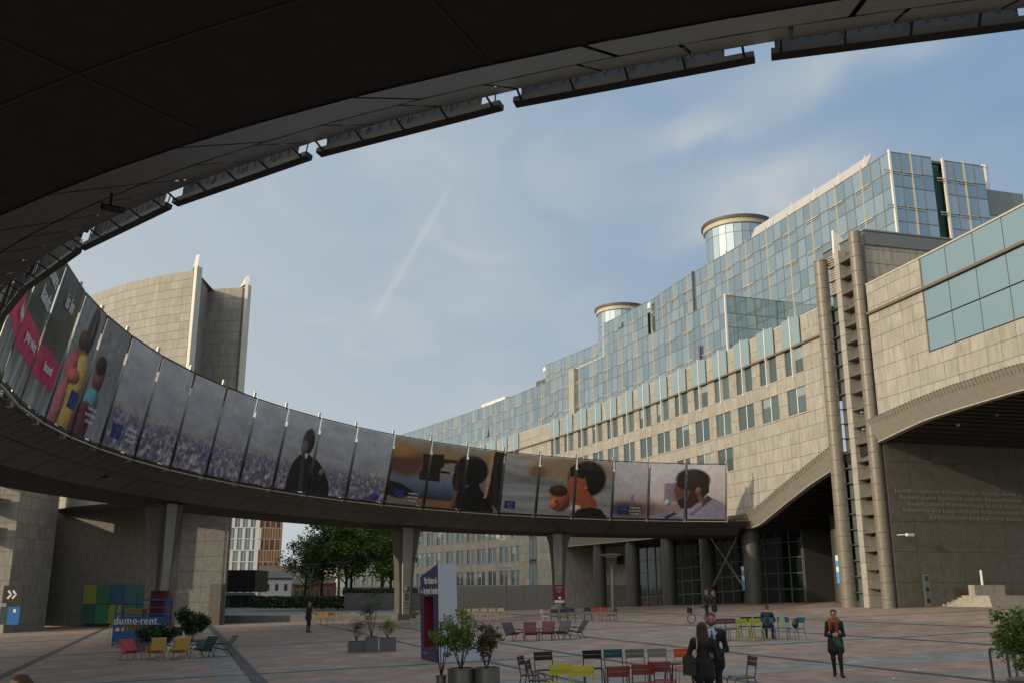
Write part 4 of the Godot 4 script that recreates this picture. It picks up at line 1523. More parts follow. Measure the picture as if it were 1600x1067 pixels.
# ------------------------------------------------------------------ the stone hall to the right
func make_right_block() -> void:
	var b := thing("stone_hall", "beige stone hall with large blue panes above a wide shallow arch", "building", fp(-16, 3, 1.2))
	var s := -6.45
	while s > -44.0:
		var e := maxf(s - 2.6, -44.0)
		part(b, "wall", unit_box, M["joint"], fr(e, s, minf(arch_r(s, true), arch_r(e, true)) + 0.02, 24.9, 0.19, 0.5))
		part(b, "roof", unit_box, M["plinth"], fr(e, s, 24.6, 24.85, 0.5, 30.0))
		s = e
	var cells := []
	var k := 0
	s = -6.45
	while s > -43.0:
		var w := 1.27 if s > -12.0 else 1.34
		var e2 := s - w
		if s > -12.75 and e2 < -12.75:
			e2 = -12.75
		var low := maxf(arch_r(s, true), arch_r(e2, true)) - 0.1
		for row in 12:
			var y0 := 11.4 + row * 1.157
			var y1 := y0 + 1.157
			if row == 11:
				y1 = 24.85
			if y1 < low + 0.2 or y0 > 24.6:
				continue
			if e2 < -12.8 and y0 > 17.6:
				continue
			cells.append([e2, s, maxf(y0, low), minf(y1, 24.85 if e2 > -12.8 else 18.16)])
		s = e2
	lay_stone(b, cells, 0.0)
	s = -6.45
	while s > -43.0:
		part(b, "ledge", unit_box, M["ledge"], fr(s - 4.0, s, 22.50, 22.68, -0.26, 0.06))
		part(b, "coping", unit_box, M["mullion"], fr(s - 4.0, s, 24.86, 24.98, -0.08, 0.5))
		s -= 4.0
	# large panes in three rows
	s = -12.75
	while s > -42.0:
		var e3 := s - 2.68
		for q in [[18.2, 20.32], [20.36, 22.48], [22.7, 24.84]]:
			var p := part(b, "window", unit_box, M["mullion_dark"], fr(e3, s, q[0], q[1], 0.0, 0.06))
			part(p, "pane", unit_box, M["glass_big"], fr(e3 + 0.035, s - 0.035, q[0] + 0.03, q[1] - 0.03, -0.05, 0.0))
		s = e3
	part(b, "window_frame", unit_box, M["ledge"], fr(-12.85, -12.75, 18.1, 24.9, -0.09, 0.05))
	canopy_band_r(b)
	# ribbed soffit running back under the hall
	s = -6.3
	while s > -43.0:
		var y := arch_r(s - 0.4, false)
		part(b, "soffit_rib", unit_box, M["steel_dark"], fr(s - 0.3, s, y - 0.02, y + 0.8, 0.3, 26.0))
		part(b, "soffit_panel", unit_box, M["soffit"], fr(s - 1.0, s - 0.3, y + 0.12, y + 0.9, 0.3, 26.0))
		s -= 1.0
	for q in [[-11.0, 3.0], [-14.2, 3.5], [-18.0, 4.2]]:
		var lm := MB.new()
		lm.lathe([Vector2(0.0, -0.06), Vector2(0.12, -0.06), Vector2(0.15, 0.1)], 12, fp(q[0], q[1], arch_r(q[0], false)))
		part(b, "downlight", lm.done(), M["steel"])
	# recessed wall with the carved lines of lettering
	var A := Vector3(27.15, 0, -70.0)
	var D := Vector3(0.957, 0, -0.29)
	var N := Vector3(0.29, 0, 0.957)
	var wb := Basis(D, UP, N)
	for i in 12:
		for r in 6:
			var y0 := 0.8 + r * 2.15
			part(b, "dark_panel", unit_box, M["dark_stone"], Transform3D(wb * Basis.from_scale(Vector3(1.97, 2.13, 0.2)), A + D * (i * 2.0 + 1.1) + UP * (y0 + 1.07) - N * 0.1))
	part(b, "recess_wall", unit_box, M["plinth"], Transform3D(wb * Basis.from_scale(Vector3(24.2, 15.0, 0.3)), A + D * 12.1 + UP * 7.0 - N * 0.38))
	var lines := [["Европейски парламент", "Parlamento Europeo", "Evropský parlament", "Europa-Parlamentet", "Europäisches Parlament"], ["Euroopa Parlament", "Ευρωπαϊκό Κοινοβούλιο", "European Parliament", "Parlement européen", "Parlaimint na hEorpa"], ["Europski parlament", "Parlamento europeo", "Eiropas Parlaments", "Europos Parlamentas", "Európai Parlament"], ["Parlament Ewropew", "Europees Parlement", "Parlament Europejski", "Parlamento Europeu", "Parlamentul European"], ["Európsky parlament", "Evropski parlament", "Euroopan parlamentti", "Europaparlamentet"]]
	var starts := [0.75, 1.15, 1.8, 1.3, 3.6]
	for r in 5:
		var x: float = starts[r]
		for t: String in lines[r]:
			var tm := text_mesh(t, 0.36, 0.03)
			var wdt := tm.get_aabb().size.x
			part(b, "lettering", tm, M["letter_grey"], Transform3D(wb, A + D * (x + wdt * 0.5) + UP * (9.42 - r * 0.46) + N * 0.02))
			x += wdt + 0.25
	# security camera on its arm
	var cm := MB.new()
	var cp := A + D * 1.05 + UP * 6.25
	cm.tube([cp - D * 0.5, cp - D * 0.5 + N * 0.5, cp + N * 0.55], 0.035, 6)
	cm.box(Transform3D(wb * Basis(UP, 0.1) * Basis.from_scale(Vector3(0.62, 0.2, 0.2)), cp + N * 0.6 + D * 0.1))
	part(b, "security_camera", cm.done(), M["white_metal"])
	# steps, landing and low walls in front of it
	var st := thing("entrance_steps", "pale stone steps rising to the landing under the arch", "steps", gp(33, -68))
	for i in 6:
		var y0 := 1.15 + i * 0.15
		var x0 := 3.4 + i * 0.42
		part(st, "step", unit_box, M["stone_c"] if i % 2 == 0 else M["stone"], Transform3D(wb * Basis.from_scale(Vector3(24.0 - x0, 0.15 if i > 0 else 1.2, 5.2 - i * 0.5)), A + D * (x0 + (24.0 - x0) * 0.5) + UP * (y0 + (0.075 if i > 0 else -0.45)) + N * (2.6 - i * 0.25)))
	var lw := thing("low_wall", "low curved stone block standing on the step landing", "block", A + D * 6.9 + UP * 2.05 + N * 1.0, "", "thing", atan2(0.29, 0.957))
	var mb := MB.new()
	mb.box(bt(Vector3(0, 0.36, 0), Vector3(2.6, 0.72, 0.6)))
	mb.lathe([Vector2(0.3, 0.0), Vector2(0.3, 0.72), Vector2(0.0, 0.72)], 12, Vector3(1.3, 0, 0))
	piece(lw, "block", mb.done(), M["stone"])
	for q in [[6.6, 2.77, 1.0, 0.09], [12.2, 2.05, 1.4, 0.3], [13.2, 2.05, 1.4, 0.1]]:
		var po := solo("bollard", post_mesh(q[3], 1.05), M["white_metal"] if q[3] < 0.2 else M["stone"], "%s on the step landing" % ("slim white post standing on the curved block" if q[0] < 8 else ("squat stone post" if q[3] > 0.2 else "slim white post beside the squat stone one")), "post", Transform3D(Basis(), A + D * q[0] + UP * q[1] + N * q[2]))
		po.set_meta("group", "posts on the landing")
	# small framed notice leaning at the foot of the wall
	var no := thing("notice_board", "tall narrow framed notice board at the foot of the dark wall", "sign", A + D * 2.1 + UP * 1.2 + N * 0.65, "", "", atan2(0.29, 0.957))
	mb = MB.new()
	mb.box(bt(Vector3(0, 1.15, 0), Vector3(0.5, 2.3, 0.09)))
	piece(no, "frame", mb.done(), M["zinc"])
	for k2 in 5:
		mb = MB.new()
		mb.box(bt(Vector3(0, 2.02 - k2 * 0.38, 0.05), Vector3(0.30, 0.32, 0.02)))
		piece(no, "notice", mb.done(), M["glass_dark"] if k2 % 2 == 0 else M["glass_window_b"])

func post_mesh(r: float, h: float) -> ArrayMesh:
	var mb := MB.new()
	mb.lathe([Vector2(r, 0.0), Vector2(r, h - 0.04), Vector2(r * 0.8, h), Vector2(0, h)], 14)
	return mb.done()

func canopy_band_r(b: Node3D) -> void:
	var s := -6.2
	while s > -43.0:
		var e := s - 1.0
		var u0 := arch_r(s, true)
		var u1 := arch_r(e, true)
		var l0 := arch_r(s, false)
		var l1 := arch_r(e, false)
		var mb := MB.new()
		mb.quad(fp(s, -0.1, l0), fp(e, -0.1, l1), fp(e, -0.8, u1), fp(s, -0.8, u0))
		mb.quad(fp(e, -0.8, u1), fp(e, 0.1, u1 + 0.02), fp(s, 0.1, u0 + 0.02), fp(s, -0.8, u0))
		mb.quad(fp(s, 0.3, l0), fp(e, 0.3, l1), fp(e, -0.1, l1), fp(s, -0.1, l0))
		part(b, "canopy_panel", mb.done(), M["canopy"])
		mb = MB.new()
		mb.box(bar(fp(s, -0.08, l0 + 0.05), fp(e, -0.08, l1 + 0.05), 0.18, 0.08))
		part(b, "canopy_lip", mb.done(), M["stone_c"])
		mb = MB.new()
		for k in 3:
			var t := (k + 0.5) / 3.0
			var ss := lerpf(s, e, t)
			var uu := lerpf(u0, u1, t)
			mb.box(bar(fp(ss, -0.87, uu + 0.08), fp(ss, -0.70, uu - 0.30), 0.06, 0.07))
			mb.box(bar(fp(ss, -0.87, uu + 0.05), fp(ss, 0.0, uu + 0.10), 0.06, 0.10))
		part(b, "canopy_ribs", mb.done(), M["canopy"])
		s = e
# ------------------------------------------------------------------ the buildings to the left and far behind
func wall_panels(o: Node3D, pts: Array, y0: float, y1: float, wide: float, high: float, mats: Array) -> void:
	for k in pts.size() - 1:
		var a := Vector3(pts[k].x, 0, pts[k].y)
		var c := Vector3(pts[k + 1].x, 0, pts[k + 1].y)
		var x := (c - a).normalized()
		var n := x.cross(UP)
		var cols := maxi(1, roundi(a.distance_to(c) / wide))
		var w := a.distance_to(c) / cols
		var rows := maxi(1, roundi((y1 - y0) / high))
		var h := (y1 - y0) / rows
		part(o, "wall", unit_box, M["joint"], Transform3D(Basis(x * a.distance_to(c), UP * (y1 - y0), n * -0.3), (a + c) * 0.5 + UP * (y0 + y1) * 0.5 - n * 0.19))
		for i in cols:
			for j in rows:
				var m: Material = mats[rng.randi() % mats.size()]
				part(o, "stone_panel", unit_box, m, Transform3D(Basis(x * (w - 0.016), UP * (h - 0.022), n * -0.06), a + x * w * (i + 0.5) + UP * (y0 + h * (j + 0.5)) - n * 0.012 + n * rng.randf_range(-0.005, 0.005)))

func fin(o: Node3D, p: Vector3, x: Vector3, y0: float, y1: float, tip: float) -> void:
	var n := x.cross(UP)
	var mb := MB.new()
	mb.box(Transform3D(Basis(x * 0.30, UP * (y1 - y0), n * 0.62), p + UP * (y0 + y1) * 0.5 + n * 0.10))
	var a := p + UP * y1 + n * 0.41
	var b := p + UP * y1 - n * 0.40 - x * 0.9
	var t := p + UP * tip + n * 0.30
	var d := x * 0.17
	mb.tri3(a + d, b + d, t + d); mb.tri3(b - d, a - d, t - d)
	mb.tri3(a - d, b - d, t); mb.tri3(b + d, a + d, t)
	mb.quad(a - d, a + d, t + d, t - d); mb.quad(b + d, b - d, t - d, t + d)
	part(o, "white_fin", mb.done(), M["fin_white"])

func make_left_buildings() -> void:
	var mats := [M["stone"], M["stone_b"], M["stone_c"]]
	var t1 := thing("curved_stone_tower", "windowless curved stone tower with a bright white fin at its edge", "tower", gp(-31, -79))
	var arc := [Vector2(-40.4, -85.2), Vector2(-37.0, -81.7), Vector2(-33.1, -78.8), Vector2(-29.6, -76.8), Vector2(-26.1, -75.3)]
	wall_panels(t1, arc, 9.2, 28.0, 1.45, 0.72, [M["tower_stone"], M["tower_stone_b"]])
	wall_panels(t1, [Vector2(-26.0, -75.4), Vector2(-26.4, -78.0), Vector2(-26.8, -81.5)], 9.2, 27.9, 1.75, 0.96, [M["tower_stone_b"]])
	fin(t1, Vector3(-25.85, 0, -75.25), Vector3(0.92, 0, 0.39), 8.6, 28.2, 29.2)
	var mb := MB.new()
	for k in arc.size() - 1:
		mb.quad(Vector3(arc[k].x, 27.9, arc[k].y), Vector3(arc[k + 1].x, 27.9, arc[k + 1].y), Vector3(arc[k + 1].x - 0.5, 27.9, -92), Vector3(arc[k].x - 1.0, 27.9, -96))
		mb.quad(Vector3(arc[k].x - 1.0, 9.2, -96), Vector3(arc[k + 1].x - 0.5, 9.2, -92), Vector3(arc[k + 1].x, 9.2, arc[k + 1].y), Vector3(arc[k].x, 9.2, arc[k].y))
	part(t1, "roof", mb.done(), M["plinth"])
	# dark recess below the overhang
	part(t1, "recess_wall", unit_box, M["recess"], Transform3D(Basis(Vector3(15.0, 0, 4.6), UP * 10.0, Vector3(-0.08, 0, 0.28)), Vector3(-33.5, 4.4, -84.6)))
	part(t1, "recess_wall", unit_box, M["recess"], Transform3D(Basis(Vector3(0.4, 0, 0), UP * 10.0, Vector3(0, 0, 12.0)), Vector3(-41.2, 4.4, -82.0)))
	var t2 := thing("shaded_stone_tower", "second stone tower with a white fin, partly shaded by its neighbour", "tower", gp(-25, -81))
	wall_panels(t2, [Vector2(-27.3, -80.7), Vector2(-23.2, -80.0)], 10.0, 28.0, 2.0, 0.98, [M["tower_stone"], M["tower_stone_b"]])
	wall_panels(t2, [Vector2(-27.3, -80.7), Vector2(-23.2, -80.0)], -1.0, 9.95, 2.0, 1.2, [M["tower_stone_shade"]])  # lower wall darkened by colour, standing in for shade
	wall_panels(t2, [Vector2(-23.2, -80.05), Vector2(-27.2, -92.0), Vector2(-31.0, -103.0)], -1.0, 27.9, 2.4, 1.96, [M["tower_stone_b"]])
	fin(t2, Vector3(-23.0, 0, -79.95), Vector3(0.98, 0, 0.17), 9.0, 28.1, 28.9)
	part(t2, "roof", unit_box, M["plinth"], bt(Vector3(-28.2, 27.8, -89.5), Vector3(4.0, 0.2, 18.0), 0.33))
	part(t2, "base_post", unit_box, M["concrete"], bt(Vector3(-23.6, 1.2, -79.3), Vector3(0.9, 3.4, 0.9)))
	# unseen blocks of the assembly building, sized and placed for the shade they cast
	var hall := thing("unseen_assembly_blocks", "unseen stone blocks of the assembly building, sized to shade the square", "building", gp(-58, -30))
	for q in [[Vector3(-58.5, 7.5, -20.5), Vector3(33.0, 19.0, 53.0), 0.0], [Vector3(-58.5, 12.5, 24.0), Vector3(33.2, 29.0, 35.9), 0.0], [Vector3(-62.0, 12.0, -104.0), Vector3(52.0, 30.0, 30.0), 0.0], [Vector3(-73.0, 11.0, -147.0), Vector3(40.0, 32.0, 56.0), 0.0]]:
		part(hall, "wall", unit_box, M["tower_stone"], bt(q[0], q[1], q[2]))
		part(hall, "roof", unit_box, M["plinth"], bt(q[0] + UP * (q[1].y * 0.5 + 0.15), Vector3(q[1].x + 0.4, 0.3, q[1].z + 0.4), q[2]))
	for k in 10:
		for f in 4:
			part(hall, "window", unit_box, M["glass_window"], bt(Vector3(-41.95, 4.0 + f * 3.6, -43.5 + k * 5.0), Vector3(0.2, 2.2, 3.2)))
	# stone pier wall at the edge with a direction sign
	var pw := thing("pier_wall", "light stone wall end catching the sun, with a glazed corner", "wall", gp(-40, -76), "", "thing")
	wall_panels(pw, [Vector2(-43.5, -76.0), Vector2(-38.65, -76.0)], -1.2, 14.0, 1.6, 1.05, mats)
	wall_panels(pw, [Vector2(-38.6, -76.05), Vector2(-38.6, -82.5)], -1.2, 14.0, 1.6, 1.05, mats)
	for k in 3:
		var gpn := part(pw, "glazed_corner", unit_box, M["frame_grey"], bt(Vector3(-41.2, 7.0 + k * 2.2, -74.6), Vector3(4.0, 0.12, 2.4)))
		part(gpn, "pane", unit_box, M["glass_green"], bt(Vector3(-41.2, 8.1 + k * 2.2, -73.42), Vector3(3.9, 2.06, 0.05)))
	part(pw, "blue_panel", unit_box, M["sign_blue"], bt(Vector3(-41.3, 5.6, -73.5), Vector3(3.6, 2.4, 0.1)))
	var sg := thing("direction_sign", "black sign with a white double chevron on the lit stone wall", "sign", Vector3(-37.95, 1.45, -75.4))
	mb = MB.new()
	mb.box(bt(Vector3(0, 0.65, 0), Vector3(1.5, 1.3, 0.08)))
	piece(sg, "board", mb.done(), M["black"])
	for k in 2:
		mb = MB.new()
		var x0 := -0.34 + k * 0.36
		mb.box(Transform3D(Basis(Vector3.BACK, -0.7) * Basis.from_scale(Vector3(0.14, 0.42, 0.03)), Vector3(x0 + 0.12, 0.50, 0.06)) )
		mb.box(Transform3D(Basis(Vector3.BACK, 0.7) * Basis.from_scale(Vector3(0.14, 0.42, 0.03)), Vector3(x0 + 0.12, 0.78, 0.06)))
		piece(sg, "chevron", mb.done(), M["white"])
	var sb := thing("blue_sign", "blue and dark panel sign below the double chevron sign", "sign", Vector3(-37.95, -0.1, -75.4))
	mb = MB.new()
	mb.box(bt(Vector3(0.25, 0.65, 0), Vector3(0.9, 1.3, 0.08)))
	piece(sb, "panel", mb.done(), M["sign_blue"])
	mb = MB.new()
	mb.box(bt(Vector3(-0.5, 0.65, 0), Vector3(0.6, 1.3, 0.08)))
	piece(sb, "dark_panel", mb.done(), M["glass_window"])
	mb = MB.new()
	mb.box(bt(Vector3(0.3, 1.0, 0.05), Vector3(0.2, 0.24, 0.02)))
	piece(sb, "arrow", mb.done(), M["white"])
	# coloured glass screen deep in the recess
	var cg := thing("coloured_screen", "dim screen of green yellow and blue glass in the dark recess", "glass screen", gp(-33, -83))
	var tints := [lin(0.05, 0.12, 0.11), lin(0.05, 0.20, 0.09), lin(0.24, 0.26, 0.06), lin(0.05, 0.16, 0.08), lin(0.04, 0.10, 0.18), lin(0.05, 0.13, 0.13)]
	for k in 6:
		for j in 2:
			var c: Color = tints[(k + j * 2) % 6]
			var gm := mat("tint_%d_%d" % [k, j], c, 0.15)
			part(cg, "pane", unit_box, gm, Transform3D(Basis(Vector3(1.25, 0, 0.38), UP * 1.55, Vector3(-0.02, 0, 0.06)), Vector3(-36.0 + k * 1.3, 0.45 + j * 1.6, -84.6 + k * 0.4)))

func make_far_buildings() -> void:
	var o := thing("office_tower", "distant office tower with white framed bays and orange brown fins", "building", Vector3(-80, -7, -290))
	var W: Material = M["tower_white"]
	part(o, "core", unit_box, M["glass_window"], bt(Vector3(-82.6, 20, -296), Vector3(13.6, 54, 11)))
	# left face: white piers and floors with glass
	for f in 14:
		var y := 0.4 + f * 3.3
		part(o, "floor_slab", unit_box, W, bt(Vector3(-82.5, y, -290.2), Vector3(14.0, 0.28, 1.2)))
		for k in 6:
			var x := -88.7 + k * 2.35 + (0.9 if (f / 2) % 2 == 0 else 0.0)
			var wdo := part(o, "window", unit_box, M["glass_window_b"] if rng.randf() < 0.4 else M["glass_window"], bt(Vector3(x, y + 1.65, -290.0), Vector3(1.5, 2.9, 0.2)))
			part(wdo, "mullion", unit_box, W, bt(Vector3(x + 0.1, y + 1.65, -289.85), Vector3(0.09, 2.9, 0.1)))
			part(o, "pier", unit_box, W, bt(Vector3(x + 1.17, y + 1.65, -289.9), Vector3(0.82, 3.0, 0.4)))
	# right face: slats, turned away
	var tone := [lin(0.42, 0.24, 0.12), lin(0.16, 0.05, 0.04), lin(0.40, 0.28, 0.14), lin(0.24, 0.10, 0.07)]
	for k in 4:
		mat("slat_%d" % k, tone[k], 0.7)
	for f in 14:
		var y := 0.4 + f * 3.3 - 6.6
		part(o, "floor_slab", unit_box, W, Transform3D(Basis(Vector3(6.6, 0, -3.4), UP * 0.25, Vector3(0.3, 0, 0.6)), Vector3(-72.4, y, -291.8)))
		for k in 9:
			part(o, "slat", unit_box, M["slat_%d" % ((k * 3 + f * (k % 2)) % 4)], Transform3D(Basis(Vector3(0.5, 0, -0.26), UP * 3.0, Vector3(0.2, 0, 0.4)), Vector3(-75.2 + k * 0.71, y + 1.65, -290.2 - k * 0.37)))
	part(o, "corner_pier", unit_box, W, bt(Vector3(-75.6, 20.0, -289.95), Vector3(1.2, 54.0, 0.6)))
	part(o, "side_wall", unit_box, M["stone_b"], Transform3D(Basis(Vector3(6.5, 0, -3.4), UP * 54.0, Vector3(0.2, 0, 0.4)), Vector3(-72.5, 19.5, -292.3)))
	# black clad pavilion in front of it
	var p := thing("black_pavilion", "black clad box pavilion raised over a glazed ground floor", "pavilion", gp(-33, -118))
	part(p, "box", unit_box, M["black"], bt(Vector3(-33.4, 3.4, -118), Vector3(7.0, 2.5, 6.0)))
	part(p, "lip", unit_box, M["steel"], bt(Vector3(-33.2, 1.95, -115.2), Vector3(6.6, 0.32, 0.6)))
	part(p, "glazing", unit_box, M["glass_window"], bt(Vector3(-33.2, 0.4, -116.5), Vector3(6.4, 2.9, 0.1)))
	part(p, "base", unit_box, M["plinth"], bt(Vector3(-33.4, -0.8, -118), Vector3(7.0, 1.4, 5.0)))
	for k in 5:
		part(p, "post", unit_box, M["steel"], bt(Vector3(-36.2 + k * 1.5, 0.5, -116.3), Vector3(0.1, 2.8, 0.1)))
	# pale concrete block and small houses
	var v := thing("concrete_block", "low grey concrete block with dark strip windows beyond the trees", "building", Vector3(-52, -6, -225))
	part(v, "wall", unit_box, M["concrete"], bt(Vector3(-50, 0.8, -228), Vector3(16, 13.8, 5)))
	for k in 3:
		part(v, "window", unit_box, M["glass_window"], bt(Vector3(-54.0 + k * 4.3, 4.9, -225.3), Vector3(3.4, 1.2, 0.3)))
	for q in [[-43.5, -185.0, 5.5, 8.2, "white_house", "small white house wall between the office tower and the trees", "white"], [-38.2, -183.0, 3.6, 7.0, "mural_house", "small house with a yellow painted mural beside the tree trunks", "mural_y"], [-34.2, -181.0, 3.4, 7.2, "mural_house", "small house with a red and white painted mural behind tree trunks", "mural_r"]]:
		var h := thing(q[4], q[5], "house", Vector3(q[0], -6, q[1]))
		part(h, "wall", unit_box, M[q[6]], bt(Vector3(q[0], q[3] * 0.5 - 5.5, q[1]), Vector3(q[2], q[3] + 4.0, 4)))
		part(h, "roof", unit_box, M["dark_stone"], Transform3D(Basis(Vector3.RIGHT, 0.4) * Basis.from_scale(Vector3(q[2] + 0.4, 0.3, 3.2)), Vector3(q[0], q[3] - 3.2, q[1] + 0.8)))
		for k in 3:
			part(h, "window", unit_box, M["glass_window"], bt(Vector3(q[0] - q[2] * 0.3 + k * q[2] * 0.3, q[3] - 5.4, q[1] + 2.02), Vector3(0.6, 1.2, 0.06)))

# ------------------------------------------------------------------ plants
func leaf_mesh(kind: int, seed_: int, n: int, rx: float, ry: float, y0: float, size: float, tones: Array, clumps := 26, tight := 1.0) -> ArrayMesh:
	var r := RandomNumberGenerator.new()
	r.seed = seed_
	var mb := MB.new()
	mb.colored = true
	var cl := []
	for k in clumps:
		var d := Vector3(r.randfn(), r.randfn() * 0.9, r.randfn()).normalized() * pow(r.randf(), 0.45 if tight == 1.0 else 0.7)
		var sq := 1.0 - 0.35 * maxf(0.0, -d.y)
		cl.append([Vector3(d.x * rx * 0.86 * sq, y0 + ry + d.y * ry * 0.86, d.z * rx * 0.86 * sq), r.randf_range(0.20, 0.36) * rx * tight, r.randf_range(0.85, 1.12)])
	for k in n:
		var c: Array = cl[r.randi() % clumps]
		var p: Vector3 = c[0] + Vector3(r.randfn(), r.randfn() * 0.75, r.randfn()).limit_length(1.9) * float(c[1]) * 0.62
		var a := Vector3(r.randfn(), r.randfn() * 0.5, r.randfn()).normalized()
		var b := a.cross(Vector3(r.randfn(), r.randfn() + 0.6, r.randfn()).normalized()).normalized()
		var s := size * r.randf_range(0.6, 1.3)
		var t: Color = tones[r.randi() % tones.size()]
		var f := r.randf_range(0.8, 1.2) * float(c[2])
		mb.col = Color(t.r * f, t.g * f, t.b * f)
		mb.quad(p - a * s, p - b * s * 0.45, p + a * s, p + b * s * 0.45)
	return mb.done()

func trunk_mesh(h: float, r: float, seed_: int, limbs := 7, spread := 1.6) -> ArrayMesh:
	var q := RandomNumberGenerator.new()
	q.seed = seed_
	var mb := MB.new()
	var top := Vector3(q.randf_range(-0.3, 0.3), h, q.randf_range(-0.3, 0.3))
	mb.tube([Vector3(0, -0.1, 0), Vector3(0.02, h * 0.35, 0.03), top * 0.7, top], r, 9, r * 0.35)
	for k in limbs:
		var t := lerpf(0.34, 0.9, float(k) / limbs)
		var an := k * 2.4 + q.randf()
		var p := Vector3(0, h * t, 0).lerp(top * t, 0.7)
		var e := p + Vector3(cos(an) * spread, h * 0.22, sin(an) * spread) * q.randf_range(0.7, 1.1)
		mb.tube([p, p.lerp(e, 0.5) + UP * 0.1, e], r * 0.42, 6, r * 0.1)
	return mb.done()

func make_trees() -> void:
	var tones := [Color(0.08, 0.15, 0.025), Color(0.11, 0.19, 0.032), Color(0.06, 0.115, 0.02), Color(0.14, 0.22, 0.04)]
	var crowns := [leaf_mesh(0, 4, 7000, 3.6, 3.7, 2.9, 0.19, tones, 34), leaf_mesh(0, 14, 7000, 3.3, 3.9, 2.8, 0.19, tones, 34)]
	var trunks := [trunk_mesh(7.2, 0.19, 5), trunk_mesh(7.6, 0.17, 8)]
	var spots := [[-23.4, -112.0, 0.80, "leafy green tree at the open end of the row, nearest the distant tower"], [-20.6, -107.0, 0.95, "second leafy green tree from the distant tower end of the row"], [-19.4, -116.0, 1.06, "tall leafy green tree set back in the middle of the row"], [-16.9, -104.0, 1.02, "leafy green tree in the front middle of the row"], [-14.6, -111.0, 1.04, "leafy green tree set back, next to the relief pier"], [-12.6, -103.0, 0.98, "leafy green tree right beside the relief pier"]]
	for k in spots.size():
		var q: Array = spots[k]
		var y := maxf(ground_y(q[0], q[1]), 0.35)
		var o := thing("tree", q[3], "tree", Vector3(q[0], y, q[1]), "trees on the terrace", "", k * 1.9)
		o.scale = Vector3.ONE * float(q[2])
		piece(o, "trunk", trunks[k % 2], M["bark"])
		piece(o, "crown", crowns[k % 2], M["leaf"])
	# clipped hedge and the dark wall of the bed
	var bed := thing("planting_bed", "dark granite planting bed wall beside the relief pier", "planter", gp(-13, -97), "", "thing")
	part(bed, "wall", unit_box, M["plinth"], bt(Vector3(-12.6, 1.25, -97.6), Vector3(7.4, 1.7, 3.4), 0.08))
	var hm := MB.new()
	hm.colored = true
	var r := RandomNumberGenerator.new()
	r.seed = 77
	for k in 9000:
		var p := Vector3(r.randf_range(-25.5, -9.4), 0, -97.6 + r.randf_range(-1.4, 1.4))
		p.y = (0.7 if p.x < -16.5 else 2.0) + r.randf() * (1.1 if p.x < -16.5 else 0.55)
		var a := Vector3(r.randfn(), r.randfn(), r.randfn()).normalized()
		var b := a.cross(Vector3(r.randfn(), r.randfn(), r.randfn()).normalized()).normalized()
		var t: Color = [Color(0.03, 0.065, 0.014), Color(0.05, 0.09, 0.02), Color(0.02, 0.045, 0.012)][r.randi() % 3]
		hm.col = t * r.randf_range(0.7, 1.2)
		hm.quad(p - a * 0.12, p - b * 0.07, p + a * 0.12, p + b * 0.07)
	solo("hedge", hm.done(), M["leaf"], "low dark green hedge along the terrace under the trees", "hedge", Transform3D.IDENTITY, "", "stuff")

func shrub(parent: Node3D, at: Vector3, h: float, w: float, n: int, seed_: int, tones: Array, stems := 5, leaf := 0.034, clumps := 24) -> void:
	var mb := MB.new()
	var r := RandomNumberGenerator.new()
	r.seed = seed_
	for k in stems:
		var an := TAU * k / stems + r.randf()
		var e := Vector3(cos(an) * w * 0.35, h * r.randf_range(0.7, 0.95), sin(an) * w * 0.35)
		mb.tube([at, at + e * 0.5 + Vector3(r.randf_range(-0.05, 0.05), 0, 0), at + e], 0.012, 5, 0.005)
	piece(parent, "stem", mb.done(), M["bark"])
	var l := piece(parent, "foliage", leaf_mesh(1, seed_, n, w * 0.5, h * 0.44, h * 0.14, leaf, tones, clumps, 0.8), M["leaf"])
	l.position = at

